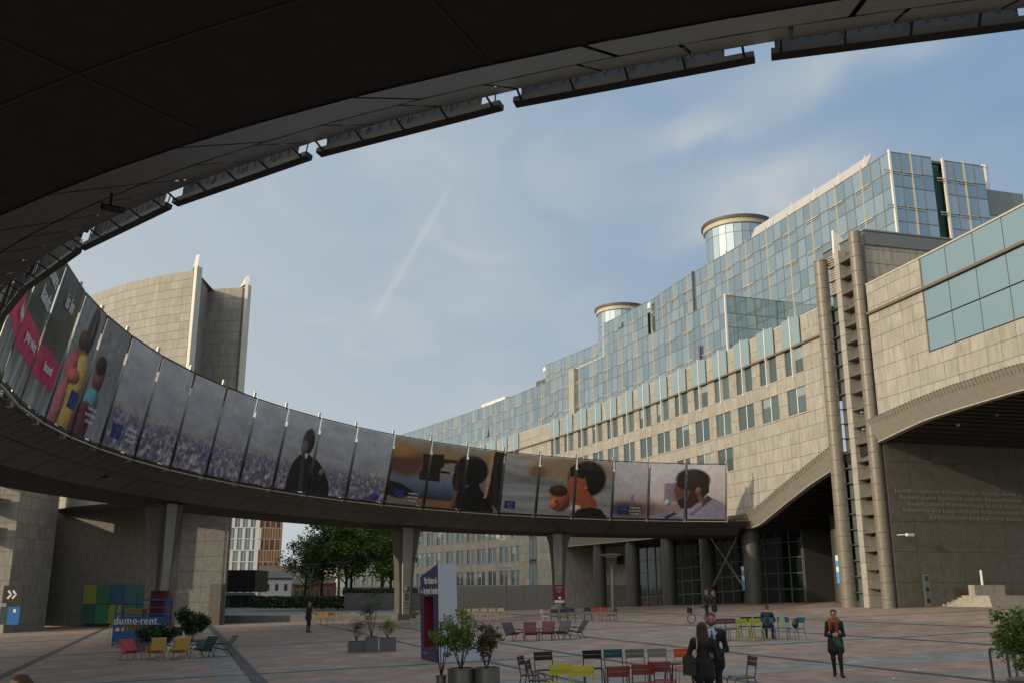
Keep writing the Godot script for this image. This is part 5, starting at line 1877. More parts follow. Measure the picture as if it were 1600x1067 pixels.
func make_planters() -> void:
	var green := [Color(0.16, 0.25, 0.035), Color(0.12, 0.20, 0.03), Color(0.23, 0.30, 0.05), Color(0.08, 0.14, 0.03)]
	var rust := [Color(0.10, 0.08, 0.03), Color(0.16, 0.07, 0.035), Color(0.06, 0.09, 0.02), Color(0.18, 0.12, 0.05)]
	var darkg := [Color(0.02, 0.045, 0.012), Color(0.03, 0.06, 0.015), Color(0.04, 0.075, 0.02)]
	# three zinc tubs close by
	for q in [[-0.96, -19.6, 0.26, 0.98, "tall zinc tub with a bright green leafy bush, before the white kiosk", green, 1.2, 0.95, 2600, 1], [-0.46, -19.55, 0.25, 0.98, "zinc tub with a loose bush of rusty red and green leaves", rust, 0.98, 0.85, 1900, 2], [-1.36, -19.8, 0.10, 0.84, "slim zinc tub with a thin spindly shrub", green, 1.15, 0.6, 700, 3]]:
		var o := thing("planter_tub", q[4], "planter", gp(q[0], q[1]), "zinc tubs in the foreground", "", ground_basis(0))
		var mb := MB.new()
		mb.lathe([Vector2(q[2] * 0.96, 0.0), Vector2(q[2], 0.03), Vector2(q[2], q[3] - 0.03), Vector2(q[2] + 0.012, q[3] - 0.02), Vector2(q[2] + 0.012, q[3]), Vector2(q[2] - 0.02, q[3]), Vector2(q[2] - 0.02, q[3] - 0.06), Vector2(0, q[3] - 0.06)], 36)
		piece(o, "tub", mb.done(), M["zinc"])
		mb = MB.new()
		mb.lathe([Vector2(q[2] - 0.03, q[3] - 0.05), Vector2(0.0, q[3] - 0.03)], 20)
		piece(o, "soil", mb.done(), M["soil"])
		shrub(o, Vector3(0, q[3] - 0.05, 0), q[6], q[7], q[8], q[9], q[5])
	# group of grey planters farther off
	for q in [[-6.35, -41.0, 0.66, 0.42, rust, 0.95, 1.0, 700, 4, "low grey planter with rust coloured grasses"], [-5.72, -40.9, 0.50, 0.58, darkg, 1.9, 1.2, 1100, 5, "grey planter with the tallest dark green shrub of its group"], [-5.05, -40.9, 0.66, 0.52, green, 0.75, 0.95, 900, 6, "grey planter with a low yellow green cushion plant"]]:
		var o2 := thing("planter_box", q[9], "planter", gp(q[0], q[1]), "grey planters in the middle of the square", "", ground_basis(0.1))
		var mb2 := MB.new()
		mb2.box(bt(Vector3(0, q[3] * 0.5, 0), Vector3(q[2], q[3], 0.62)))
		piece(o2, "box", mb2.done(), M["zinc_grey"])
		mb2 = MB.new()
		mb2.box(bt(Vector3(0, q[3] + 0.005, 0), Vector3(q[2] - 0.06, 0.02, 0.56)))
		piece(o2, "soil", mb2.done(), M["soil"])
		shrub(o2, Vector3(0, q[3], 0), q[5], q[6], q[7], q[8], q[4], 6)
	# bushes by the scaffold cage
	for q in [[-16.6, -46.5, 0.72, 1.9, darkg, 1600, 7, "wide dark green bush behind the red and yellow loungers"], [-15.0, -47.0, 1.35, 1.6, darkg, 1900, 8, "tall dark green bush behind the teal loungers"]]:
		var o3 := thing("bush", q[7], "bush", gp(q[0], q[1]), "bushes behind the loungers", "", ground_basis(0))
		var mb3 := MB.new()
		mb3.box(bt(Vector3(0, 0.2, 0), Vector3(1.3, 0.4, 0.8)))
		piece(o3, "planter", mb3.done(), M["zinc_grey"])
		shrub(o3, Vector3(0, 0.3, 0), q[2] * 1.2, q[3] * 1.25, q[5] * 2, q[6], q[4], 7, 0.075, 30)
	# leafy bush at the edge of the view
	var o4 := thing("bush", "bright leafy bush in a tub beside the grey rail", "bush", gp(9.60, -18.6), "", "", ground_basis(0))
	var mb4 := MB.new()
	mb4.lathe([Vector2(0.42, 0.0), Vector2(0.46, 0.55), Vector2(0.42, 0.55), Vector2(0.0, 0.52)], 24)
	piece(o4, "tub", mb4.done(), M["zinc"])
	shrub(o4, Vector3(0, 0.42, 0), 1.45, 1.45, 6500, 9, green, 8, 0.040, 30)
	var o5 := thing("potted_plant", "small pale pot with a green plant beside the kiosk", "planter", gp(-6.1, -62.0), "", "", ground_basis(0))
	var mb5 := MB.new()
	mb5.lathe([Vector2(0.22, 0.0), Vector2(0.27, 0.6), Vector2(0.22, 0.6), Vector2(0.0, 0.58)], 16)
	piece(o5, "pot", mb5.done(), M["stone_c"])
	shrub(o5, Vector3(0, 0.55, 0), 0.8, 0.7, 350, 10, green, 4)
# ------------------------------------------------------------------ chairs
var chair_meshes := {}

func chair_shapes() -> void:
	# upright chair: slatted seat, two broad back slats, bent tube frame; it faces its own +z
	var mb := MB.new()
	for k in 6:
		mb.box(bt(Vector3(0, 0.445 - 0.010 * sin(PI * (k + 0.5) / 6.0) + (0.012 if k == 5 else 0.0), -0.19 + k * 0.074), Vector3(0.43, 0.016, 0.062)))
	chair_meshes["seat"] = mb.done()
	mb = MB.new()
	for k in 2:
		var y := 0.70 + k * 0.105
		var z := -0.235 - 0.16 * (y - 0.45)
		for j in 4:
			var x0 := -0.225 + 0.1125 * j
			mb.box(Transform3D(Basis(Vector3.RIGHT, 0.14) * Basis(Vector3.UP, (j - 1.5) * -0.06) * Basis.from_scale(Vector3(0.116, 0.098, 0.014)), Vector3(x0 + 0.056, y, z - 0.018 * (1.0 - pow((j - 1.5) / 1.5, 2.0)))))
	chair_meshes["backrest"] = mb.done()
	for s in [-1, 1]:
		mb = MB.new()
		mb.tube([Vector3(s * 0.235, 0.0, 0.25), Vector3(s * 0.225, 0.38, 0.235), Vector3(s * 0.22, 0.425, 0.19), Vector3(s * 0.22, 0.43, -0.2)], 0.0135, 7)
		chair_meshes["leg_f%d" % s] = mb.done()
		mb = MB.new()
		mb.tube([Vector3(s * 0.225, 0.0, -0.30), Vector3(s * 0.222, 0.43, -0.215), Vector3(s * 0.225, 0.86, -0.30)], 0.0135, 7)
		chair_meshes["leg_b%d" % s] = mb.done()
	# low lounge chair
	mb = MB.new()
	for k in 7:
		var t := k / 6.0
		mb.box(Transform3D(Basis(Vector3.RIGHT, -0.22) * Basis.from_scale(Vector3(0.52, 0.016, 0.078)), Vector3(0, 0.25 + 0.13 * t, -0.22 + 0.56 * t)))
	chair_meshes["lounge_seat"] = mb.done()
	mb = MB.new()
	for k in 7:
		var t := k / 6.0
		mb.box(Transform3D(Basis(Vector3.RIGHT, -0.62) * Basis.from_scale(Vector3(0.52, 0.078, 0.016)), Vector3(0, 0.30 + 0.46 * t, -0.26 - 0.34 * t)))
	chair_meshes["lounge_back"] = mb.done()
	for s in [-1, 1]:
		mb = MB.new()
		mb.tube([Vector3(s * 0.29, 0.0, 0.36), Vector3(s * 0.29, 0.42, 0.28), Vector3(s * 0.30, 0.50, 0.20), Vector3(s * 0.30, 0.50, -0.28)], 0.016, 7)
		mb.box(bt(Vector3(s * 0.30, 0.515, -0.02), Vector3(0.06, 0.02, 0.40)))
		chair_meshes["arm%d" % s] = mb.done()
		mb = MB.new()
		mb.tube([Vector3(s * 0.285, 0.0, -0.46), Vector3(s * 0.28, 0.26, -0.22), Vector3(s * 0.27, 0.40, 0.34)], 0.016, 7)
		mb.tube([Vector3(s * 0.275, 0.24, -0.22), Vector3(s * 0.275, 0.80, -0.64)], 0.014, 7)
		chair_meshes["side%d" % s] = mb.done()

func chair(x: float, z: float, turn: float, color: String, label: String, group: String, lounge := false) -> Node3D:
	var m: Material = M["chair_" + color]
	var o := thing("lounge_chair" if lounge else "metal_chair", label, "chair", gp(x, z), group, "", ground_basis(turn))
	if lounge:
		piece(o, "seat", chair_meshes["lounge_seat"], m)
		piece(o, "backrest", chair_meshes["lounge_back"], m)
		for s in [-1, 1]:
			piece(o, "armrest", chair_meshes["arm%d" % s], m)
			piece(o, "leg", chair_meshes["side%d" % s], m)
	else:
		piece(o, "seat", chair_meshes["seat"], m)
		piece(o, "backrest", chair_meshes["backrest"], m)
		for s in [-1, 1]:
			piece(o, "leg", chair_meshes["leg_f%d" % s], m)
			piece(o, "leg", chair_meshes["leg_b%d" % s], m)
	return o

func make_chairs() -> void:
	var cols := {"brown": [0.055, 0.032, 0.028], "black": [0.016, 0.017, 0.019], "yellow": [0.62, 0.56, 0.02], "teal": [0.015, 0.13, 0.16], "grey": [0.17, 0.17, 0.14], "silver": [0.24, 0.25, 0.23], "red": [0.24, 0.022, 0.012], "orange": [0.58, 0.11, 0.025], "cream": [0.62, 0.55, 0.38], "olive": [0.10, 0.09, 0.07], "purple": [0.095, 0.065, 0.09], "lime": [0.34, 0.40, 0.02], "blue": [0.012, 0.13, 0.24], "maroon": [0.14, 0.012, 0.018], "plum": [0.05, 0.038, 0.055], "coral": [0.48, 0.06, 0.045], "mustard": [0.46, 0.22, 0.02], "sand": [0.66, 0.54, 0.36], "white": [0.72, 0.70, 0.64], "scarlet": [0.42, 0.025, 0.03], "gold": [0.46, 0.26, 0.02], "pine": [0.012, 0.05, 0.05], "navy": [0.015, 0.04, 0.07]}
	for k in cols:
		var c: Array = cols[k]
		mat("chair_" + k, lin(c[0], c[1], c[2]), 0.42)
	var F := "chairs set round in the foreground"
	chair(0.50, -23.9, 1.25, "brown", "dark brown slatted chair, farther of the two turned sideways", F)
	chair(0.66, -22.6, 1.35, "brown", "dark brown slatted chair sideways, directly beside the narrow yellow chair", F)
	chair(0.84, -24.9, 0.15, "brown", "dark brown slatted chair facing forward behind the sideways brown pair", F)
	chair(0.93, -21.5, PI + 0.35, "yellow", "bright yellow chair seen from behind, next to the brown chairs", F)
	chair(1.48, -21.0, PI - 0.05, "yellow", "bright yellow chair seen from behind, next to the red chairs", F)
	chair(2.02, -24.9, 0.0, "black", "black slatted chair facing forward behind the yellow chairs", F)
	chair(2.57, -25.0, 0.05, "teal", "teal blue slatted chair facing forward in the far row", F)
	chair(3.08, -24.8, 0.0, "grey", "grey green slatted chair beside the teal chair", F)
	chair(3.62, -24.8, -0.05, "silver", "silvery grey slatted chair between the grey green and orange ones", F)
	chair(2.13, -20.6, PI + 0.1, "red", "brick red chair seen from behind, next to the yellow chair", F)
	chair(2.70, -20.9, PI, "red", "brick red chair seen from behind, middle of three", F)
	chair(3.20, -21.4, PI - 0.35, "red", "brick red chair angled away beside the black table", F)
	chair(4.24, -24.5, 0.0, "orange", "bright orange chair behind the woman in black", F)
	chair(3.72, -20.1, 1.4, "cream", "cream chair low beside the woman in black", F)
	chair(4.95, -21.8, -1.4, "olive", "dark olive chair sideways just past the man in the suit", F)
	# small black table
	var t := thing("small_table", "small black table with splayed legs among the chairs", "table", gp(3.78, -22.4), "", "", ground_basis(0.1))
	var mb := MB.new()
	mb.box(bt(Vector3(0, 0.72, 0), Vector3(0.62, 0.03, 0.62)))
	piece(t, "table_top", mb.done(), M["chair_plum"])
	for s in [[-1, -1], [1, -1], [-1, 1], [1, 1]]:
		mb = MB.new()
		mb.tube([Vector3(s[0] * 0.36, 0, s[1] * 0.34), Vector3(s[0] * 0.27, 0.71, s[1] * 0.27)], 0.02, 7)
		piece(t, "leg", mb.done(), M["chair_black"])
	var R := "chairs around the seated person"
	chair(8.62, -40.9, 0.1, "purple", "dull purple chair at the open end of the group", R)
	chair(9.02, -40.9, 0.0, "purple", "dull purple chair next to the lime green chairs", R)
	chair(9.95, -42.6, PI, "black", "dark chair facing away behind the first lime chair", R)
	chair(10.45, -42.4, PI, "black", "dark chair facing away behind the second lime chair", R)
	chair(9.34, -40.2, 0.05, "lime", "lime green chair beside the purple ones", R)
	chair(9.82, -40.0, 0.0, "lime", "lime green chair beside the blue ones", R)
	chair(10.45, -40.6, -0.15, "blue", "blue chair on which the dark seated person sits", R)
	chair(10.98, -40.6, -0.5, "blue", "blue chair holding the pale green bag", R)
	chair(11.40, -40.1, -1.2, "blue", "blue chair turned sideways at the end of the group", R)
	var L := "lounge chairs in the middle of the square"
	chair(0.10, -45.3, 0.55, "plum", "dark plum lounge chair behind the kiosk planters", L, true)
	chair(0.88, -44.9, 0.10, "maroon", "maroon lounge chair facing forward beside the plum one", L, true)
	chair(1.58, -45.0, -0.20, "maroon", "maroon lounge chair angled towards the dark ones", L, true)
	chair(2.20, -45.2, -0.5, "plum", "dark lounge chair next to the maroon pair", L, true)
	chair(2.85, -45.6, -1.2, "plum", "dark lounge chair sideways at the end of its row", L, true)
	var B := "row of chairs before the grey plinth"
	var bn := ["mustard chair at the start of the sunlit sand coloured row", "second", "third", "fourth", "fifth", "last sand coloured chair, at the open end of the row"]
	for k in 6:
		chair(-3.75 + k * 0.60, -71.3 + k * 0.36, 0.1, "mustard" if k == 0 else "sand", bn[k] if k == 0 or k == 5 else "sand coloured chair, %s in the row before the grey plinth" % bn[k], B)
	var N := "mixed chairs below the poster pier"
	var mixed := [[2.15, -62.8, 1.2, "white", "white chair sideways at the start of the mixed row"], [2.70, -62.6, 0.0, "plum", "dark plum chair beside the white one"], [3.25, -62.4, 0.0, "plum", "dark plum chair beside the grey blue chairs"], [3.80, -63.4, 0.0, "navy", "dark blue grey chair next to the plum chairs"], [4.25, -63.4, 0.0, "silver", "pale grey chair in the middle of the mixed row"], [4.85, -63.5, 0.0, "navy", "blue grey chair next to the coral red chairs"], [5.40, -63.4, 0.05, "coral", "coral red chair beside the blue grey one"], [5.95, -62.9, 0.0, "coral", "coral red chair near the lamp post"], [6.15, -61.4, -1.3, "navy", "dark blue chair sideways at the lamp post end"]]
	for q in mixed:
		chair(q[0], q[1], q[2], q[3], q[4], N)
	var Y := "mustard and cream chairs by the terrace"
	var yel := [[-14.3, -73.4, 0.2, "mustard", "mustard chair nearest the man in black"], [-13.75, -73.0, 0.0, "mustard", "mustard chair in the middle of three"], [-13.1, -71.8, -0.1, "mustard", "mustard chair beside the cream ones"], [-12.3, -71.6, 0.3, "cream", "cream chair beside the mustard ones"], [-11.6, -71.2, -0.9, "cream", "cream chair turned sideways at the end of the row"]]
	for q in yel:
		chair(q[0], q[1], q[2], q[3], q[4], Y)
	var E := "lounge chairs by the bushes"
	chair(-15.35, -40.6, 0.75, "scarlet", "bright red lounge chair turned towards the yellow ones", E, true)
	chair(-14.25, -40.2, 0.12, "gold", "golden yellow lounge chair beside the red one", E, true)
	chair(-13.25, -40.0, 0.05, "gold", "golden yellow lounge chair beside the teal one", E, true)
	chair(-12.45, -40.4, -0.45, "pine", "dark teal lounge chair beside the yellow ones", E, true)
	chair(-11.85, -40.8, -0.95, "pine", "dark teal lounge chair at the end of its row", E, true)
	chair(-14.5, -41.8, PI, "white", "white lounge chair facing away behind the first yellow one", E, true)
	chair(-13.5, -41.7, PI, "white", "white lounge chair facing away behind the second yellow one", E, true)

# ------------------------------------------------------------------ kiosk, lamps, cage and other things standing about
func make_kiosk() -> void:
	var x := Vector3(0.33, 0, 0.944).normalized()
	var base := gp(-2.85, -35.1)
	var n := Vector3(-0.035, 1, 0.01).normalized()
	x = (x - n * x.dot(n)).normalized()
	var b := Basis(x, n, x.cross(n))
	var o := thing("exhibit_kiosk", "wedge shaped kiosk with dark blue lettered front and white side", "kiosk", base, "", "", b)
	var L := 1.22
	var h0 := 2.86
	var h1 := 3.26
	var d := 0.66
	var mb := MB.new()
	# carcass: white ends, back and roof
	mb.quad(Vector3(L, 0, 0), Vector3(L, 0, -d), Vector3(L, h1, -d), Vector3(L, h1, 0))
	mb.quad(Vector3(-L, 0, -d), Vector3(-L, 0, 0), Vector3(-L, h0, 0), Vector3(-L, h0, -d))
	mb.quad(Vector3(L, 0, -d), Vector3(-L, 0, -d), Vector3(-L, h0, -d), Vector3(L, h1, -d))
	mb.quad(Vector3(-L, h0, 0), Vector3(L, h1, 0), Vector3(L, h1, -d), Vector3(-L, h0, -d))
	piece(o, "carcass", mb.done(), mat("kiosk_white", lin(0.50, 0.53, 0.60), 0.5))
	var blue := mat("kiosk_blue", lin(0.022, 0.018, 0.115), 0.4)
	var xa := -0.72
	var xb := 0.62
	var ya := 0.42
	var yb := 2.18
	var fh := func(xx: float) -> float: return lerpf(h0, h1, (xx + L) / (2.0 * L))
	mb = MB.new()
	for q in [[-L, xa, 0.0, -1.0], [xb, L, 0.0, -1.0], [xa, xb, 0.0, ya], [xa, xb, yb, -1.0]]:
		var t0: float = q[3] if q[3] > 0 else fh.call(q[0])
		var t1: float = q[3] if q[3] > 0 else fh.call(q[1])
		mb.quad(Vector3(q[0], q[2], 0.02), Vector3(q[1], q[2], 0.02), Vector3(q[1], t1, 0.02), Vector3(q[0], t0, 0.02))
	piece(o, "front", mb.done(), blue)
	mb = MB.new()
	mb.quad(Vector3(xa, ya, 0.02), Vector3(xa, ya, -0.45), Vector3(xa, yb, -0.45), Vector3(xa, yb, 0.02))
	mb.quad(Vector3(xb, ya, -0.45), Vector3(xb, ya, 0.02), Vector3(xb, yb, 0.02), Vector3(xb, yb, -0.45))
	mb.quad(Vector3(xa, ya, -0.45), Vector3(xb, ya, -0.45), Vector3(xb, yb, -0.45), Vector3(xa, yb, -0.45))
	mb.quad(Vector3(xa, ya, 0.02), Vector3(xb, ya, 0.02), Vector3(xb, ya, -0.45), Vector3(xa, ya, -0.45))
	mb.quad(Vector3(xa, yb, -0.45), Vector3(xb, yb, -0.45), Vector3(xb, yb, 0.02), Vector3(xa, yb, 0.02))
	piece(o, "niche", mb.done(), mat("kiosk_red", lin(0.17, 0.014, 0.03), 0.5))
	var W: Material = M["white"]
	piece(o, "lettering", text_mesh("The future is", 0.30, 0.01, true), W, Transform3D(Basis(), Vector3(0.30, 2.70, 0.035)))
	piece(o, "lettering", text_mesh("in your hands", 0.30, 0.01, true), W, Transform3D(Basis(), Vector3(0.30, 2.36, 0.035)))
	mb = MB.new()
	mb.box(bt(Vector3(-0.98, 2.33, 0.03), Vector3(0.16, 0.10, 0.01)))
	piece(o, "emblem", mb.done(), W)
	mb = MB.new()
	mb.box(bt(Vector3(-0.6, 0.24, 0.03), Vector3(0.75, 0.07, 0.01)))
	piece(o, "strapline", mb.done(), mat("kiosk_pink", lin(0.4, 0.08, 0.2), 0.5))
	# low white plinth running out behind
	mb = MB.new()
	mb.box(bt(Vector3(0.72, 0.34, -1.22), Vector3(1.0, 0.72, 1.1)))
	piece(o, "low_plinth", mb.done(), M["kiosk_white"])

func make_lamps() -> void:
	var o := thing("street_lamp", "grey lamp post with a shallow dish, before the dark entrance columns", "lamp post", gp(9.0, -89.0), "dish lamp posts")
	var mb := MB.new()
	mb.tube([Vector3(0, 0, 0), Vector3(0, 3.5, 0)], 0.13, 12)
	piece(o, "pole", mb.done(), M["steel"])
	for k in 4:
		mb = MB.new()
		var an := TAU * k / 4 + 0.4
		mb.tube([Vector3(cos(an) * 0.06, 3.4, sin(an) * 0.06), Vector3(cos(an) * 0.45, 4.55, sin(an) * 0.45)], 0.022, 6)
		piece(o, "strut", mb.done(), M["steel"])
	mb = MB.new()
	mb.lathe([Vector2(0.0, 4.48), Vector2(0.45, 4.52), Vector2(0.75, 4.70), Vector2(1.12, 4.76), Vector2(1.12, 4.80), Vector2(0.0, 4.82)], 28)
	piece(o, "dish", mb.done(), M["steel"])
	var c := dup(o, "street_lamp", "lamp post with a shallow dish in front of the trees' left edge", "dish lamp posts")
	c.position = Vector3(-20.6, 0.2, -101.0)
	c = dup(o, "street_lamp", "lamp post with a shallow dish in front of the middle of the trees", "dish lamp posts")
	c.position = Vector3(-17.4, 0.35, -99.5)
	for l in get_children():
		if str(l.name).begins_with("street_lamp_"):
			(l.get_node("dish") as MeshInstance3D).material_override = M["zinc_grey"]  # darker metal paints the shade of the trees onto these lamps
			(l.get_node("pole") as MeshInstance3D).material_override = M["zinc_grey"]
	# slim dark pole with an arm before the plinth
	var p := thing("slim_lamp", "slim dark lamp pole with a short arm before the grey plinth", "lamp post", gp(-0.6, -100.0))
	mb = MB.new()
	mb.tube([Vector3(0, -0.3, 0), Vector3(0, 3.3, 0)], 0.11, 8)
	piece(p, "pole", mb.done(), M["frame_grey"])
	mb = MB.new()
	mb.tube([Vector3(0, 3.3, 0), Vector3(0.4, 4.2, 0)], 0.03, 6)
	mb.box(bt(Vector3(-0.1, 4.25, 0), Vector3(1.3, 0.08, 0.4)))
	piece(p, "arm", mb.done(), M["steel"])

func make_cage() -> void:
	var base := gp(-19.3, -52.2)
	var o := thing("scaffold_cage", "blue tube cage with a hire firm's name board", "cage", base, "", "", Basis(UP, 0.12))
	var blue: Material = mat("cage_blue", lin(0.012, 0.09, 0.27), 0.4)
	for sx in [-1, 1]:
		for sz in [-1, 1]:
			var mb := MB.new()
			mb.box(bt(Vector3(sx * 1.25, 1.15, sz * 0.6), Vector3(0.09, 2.3, 0.09)))
			piece(o, "post", mb.done(), blue)
	for q in [2.28, 1.55, 0.12]:
		var mb2 := MB.new()
		mb2.box(bt(Vector3(0, q, 0.6), Vector3(2.5, 0.07, 0.07)))
		mb2.box(bt(Vector3(0, q, -0.6), Vector3(2.5, 0.07, 0.07)))
		mb2.box(bt(Vector3(-1.25, q, 0), Vector3(0.07, 0.07, 1.2)))
		mb2.box(bt(Vector3(1.25, q, 0), Vector3(0.07, 0.07, 1.2)))
		piece(o, "rail", mb2.done(), blue)
	var mb3 := MB.new()
	mb3.box(bt(Vector3(0, 1.22, 0.67), Vector3(2.5, 0.42, 0.05)))
	piece(o, "name_board", mb3.done(), blue)
	piece(o, "lettering", text_mesh("dumo-rent", 0.42, 0.01, true), M["white"], Transform3D(Basis(), Vector3(-0.2, 1.22, 0.71)))
	mb3 = MB.new()
	mb3.box(bt(Vector3(0, 0.1, 0), Vector3(2.4, 0.06, 1.1)))
	piece(o, "floor_tray", mb3.done(), blue)
	for q in [[-0.45, 0.9, "yellow_crate", "yellow crate inside the blue cage", lin(0.28, 0.24, 0.05), 0.9], [0.72, 1.4, "red_crate", "tall stack of red plastic bins inside the blue cage", lin(0.09, 0.006, 0.015), 0.7]]:
		var cr := thing(q[2], q[3], "crate", base + Vector3(q[0], 0.14, -0.1))
		for k in 3:
			var mb4 := MB.new()
			mb4.box(bt(Vector3(0, 0.62 * q[1] * (k + 0.5), 0), Vector3(q[5], 0.60 * q[1], 0.7)))
			mb4.box(bt(Vector3(0, 0.62 * q[1] * (k + 0.95), 0), Vector3(q[5] + 0.06, 0.06, 0.76)))
			piece(cr, "bin", mb4.done(), mat("%s_%d" % [q[2], k], q[4], 0.5))
	# crowd barrier with a printed sheet in front of the cage
	var f := thing("crowd_barrier", "steel crowd barrier hung with a blue printed sheet, before the cage", "barrier", gp(-18.9, -50.6), "", "", Basis(UP, 0.12))
	var mb5 := MB.new()
	mb5.tube([Vector3(-1.4, 0.05, 0), Vector3(-1.4, 1.0, 0), Vector3(-1.3, 1.08, 0), Vector3(1.3, 1.08, 0), Vector3(1.4, 1.0, 0), Vector3(1.4, 0.05, 0)], 0.022, 7)
	mb5.tube([Vector3(-1.4, 0.18, 0), Vector3(1.4, 0.18, 0)], 0.018, 7)
	piece(f, "frame", mb5.done(), M["steel"])
	for k in 15:
		mb5 = MB.new()
		mb5.tube([Vector3(-1.26 + k * 0.18, 0.18, 0), Vector3(-1.26 + k * 0.18, 1.07, 0)], 0.01, 5)
		piece(f, "bar", mb5.done(), M["steel"])
	mb5 = MB.new()
	mb5.box(bt(Vector3(0.0, 0.50, 0.035), Vector3(2.3, 0.52, 0.012)))
	piece(f, "printed_sheet", mb5.done(), mat("sheet_blue", lin(0.03, 0.12, 0.32), 0.6))
	for s in [-1, 1]:
		mb5 = MB.new()
		mb5.box(bt(Vector3(s * 1.15, 0.02, 0), Vector3(0.05, 0.03, 0.6)))
		piece(f, "foot", mb5.done(), M["steel"])

func make_rail() -> void:
	var o := thing("grey_rail", "grey tube rail rack beside the leafy bush", "rail", gp(11.35, -22.4), "", "", ground_basis(0.15))
	for k in 3:
		var mb := MB.new()
		var x := -0.45 + k * 0.42
		mb.tube([Vector3(x, 0, 0.4), Vector3(x, 0.72, 0.4), Vector3(x, 0.78, 0.3), Vector3(x, 0.78, -0.4), Vector3(x, 0.72, -0.46), Vector3(x, 0, -0.46)], 0.03, 8)
		piece(o, "hoop", mb.done(), M["zinc_grey"])
	var mb2 := MB.new()
	mb2.box(bt(Vector3(0, 0.74, 0.42), Vector3(1.2, 0.07, 0.06)))
	piece(o, "top_rail", mb2.done(), M["zinc_grey"])
	# dropped papers
	for q in [[10.6, -26.6, "scrap of white paper on the paving, farthest from the leafy bush"], [9.3, -24.6, "scrap of white paper on the paving, middle of three"], [8.6, -22.4, "scrap of white paper on the paving, nearest the bottom edge"]]:
		var lb := MB.new()
		lb.quad(Vector3(-0.06, 0.0, 0.05), Vector3(0.06, 0.012, 0.05), Vector3(0.05, 0.0, -0.05), Vector3(-0.05, 0.02, -0.05))
		lb.quad(Vector3(-0.05, 0.02, -0.05), Vector3(0.05, 0.0, -0.05), Vector3(0.06, 0.012, 0.05), Vector3(-0.06, 0.0, 0.05))
		solo("paper_scrap", lb.done(), M["white"], q[2], "litter", Transform3D(ground_basis(q[0]), gp(q[0], q[1]) + UP * 0.016), "paper scraps")

func make_bicycle() -> void:
	var o := thing("bicycle", "small wheeled folding bicycle beside the embracing couple", "bicycle", gp(10.75, -57.0), "", "", ground_basis(0.25))
	for q in [-0.52, 0.52]:
		var pts := []
		for k in 21:
			pts.append(Vector3(q + cos(TAU * k / 20) * 0.25, 0.27 + sin(TAU * k / 20) * 0.25, 0))
		var mb := MB.new()
		mb.tube(pts, 0.022, 6, -1.0, false)
		var w := piece(o, "wheel", mb.done(), M["chair_black"])
		mb = MB.new()
		for k in 10:
			mb.tube([Vector3(q, 0.27, 0), Vector3(q + cos(TAU * k / 10) * 0.24, 0.27 + sin(TAU * k / 10) * 0.24, 0)], 0.004, 4)
		mb.tube([Vector3(q, 0.27, -0.05), Vector3(q, 0.27, 0.05)], 0.02, 7)
		piece(w, "spokes", mb.done(), M["steel"])
	var mb2 := MB.new()
	mb2.tube([Vector3(-0.45, 0.62, 0), Vector3(0.1, 0.36, 0), Vector3(0.52, 0.27, 0)], 0.025, 7)
	mb2.tube([Vector3(-0.52, 0.27, 0), Vector3(-0.45, 0.62, 0), Vector3(-0.38, 1.0, 0)], 0.02, 7)
	mb2.tube([Vector3(0.1, 0.3, 0), Vector3(0.26, 0.82, 0)], 0.02, 7)
	piece(o, "frame", mb2.done(), M["steel"])
	mb2 = MB.new()
	mb2.box(bt(Vector3(0.27, 0.85, 0), Vector3(0.26, 0.05, 0.14)))
	piece(o, "saddle", mb2.done(), M["chair_black"])
	mb2 = MB.new()
	mb2.tube([Vector3(-0.36, 1.0, -0.27), Vector3(-0.38, 1.02, 0), Vector3(-0.36, 1.0, 0.27)], 0.014, 6)
	piece(o, "handlebar", mb2.done(), M["chair_black"])
	mb2 = MB.new()
	mb2.box(bt(Vector3(-0.6, 0.72, 0), Vector3(0.22, 0.3, 0.24)))
	piece(o, "front_bag", mb2.done(), M["chair_black"])
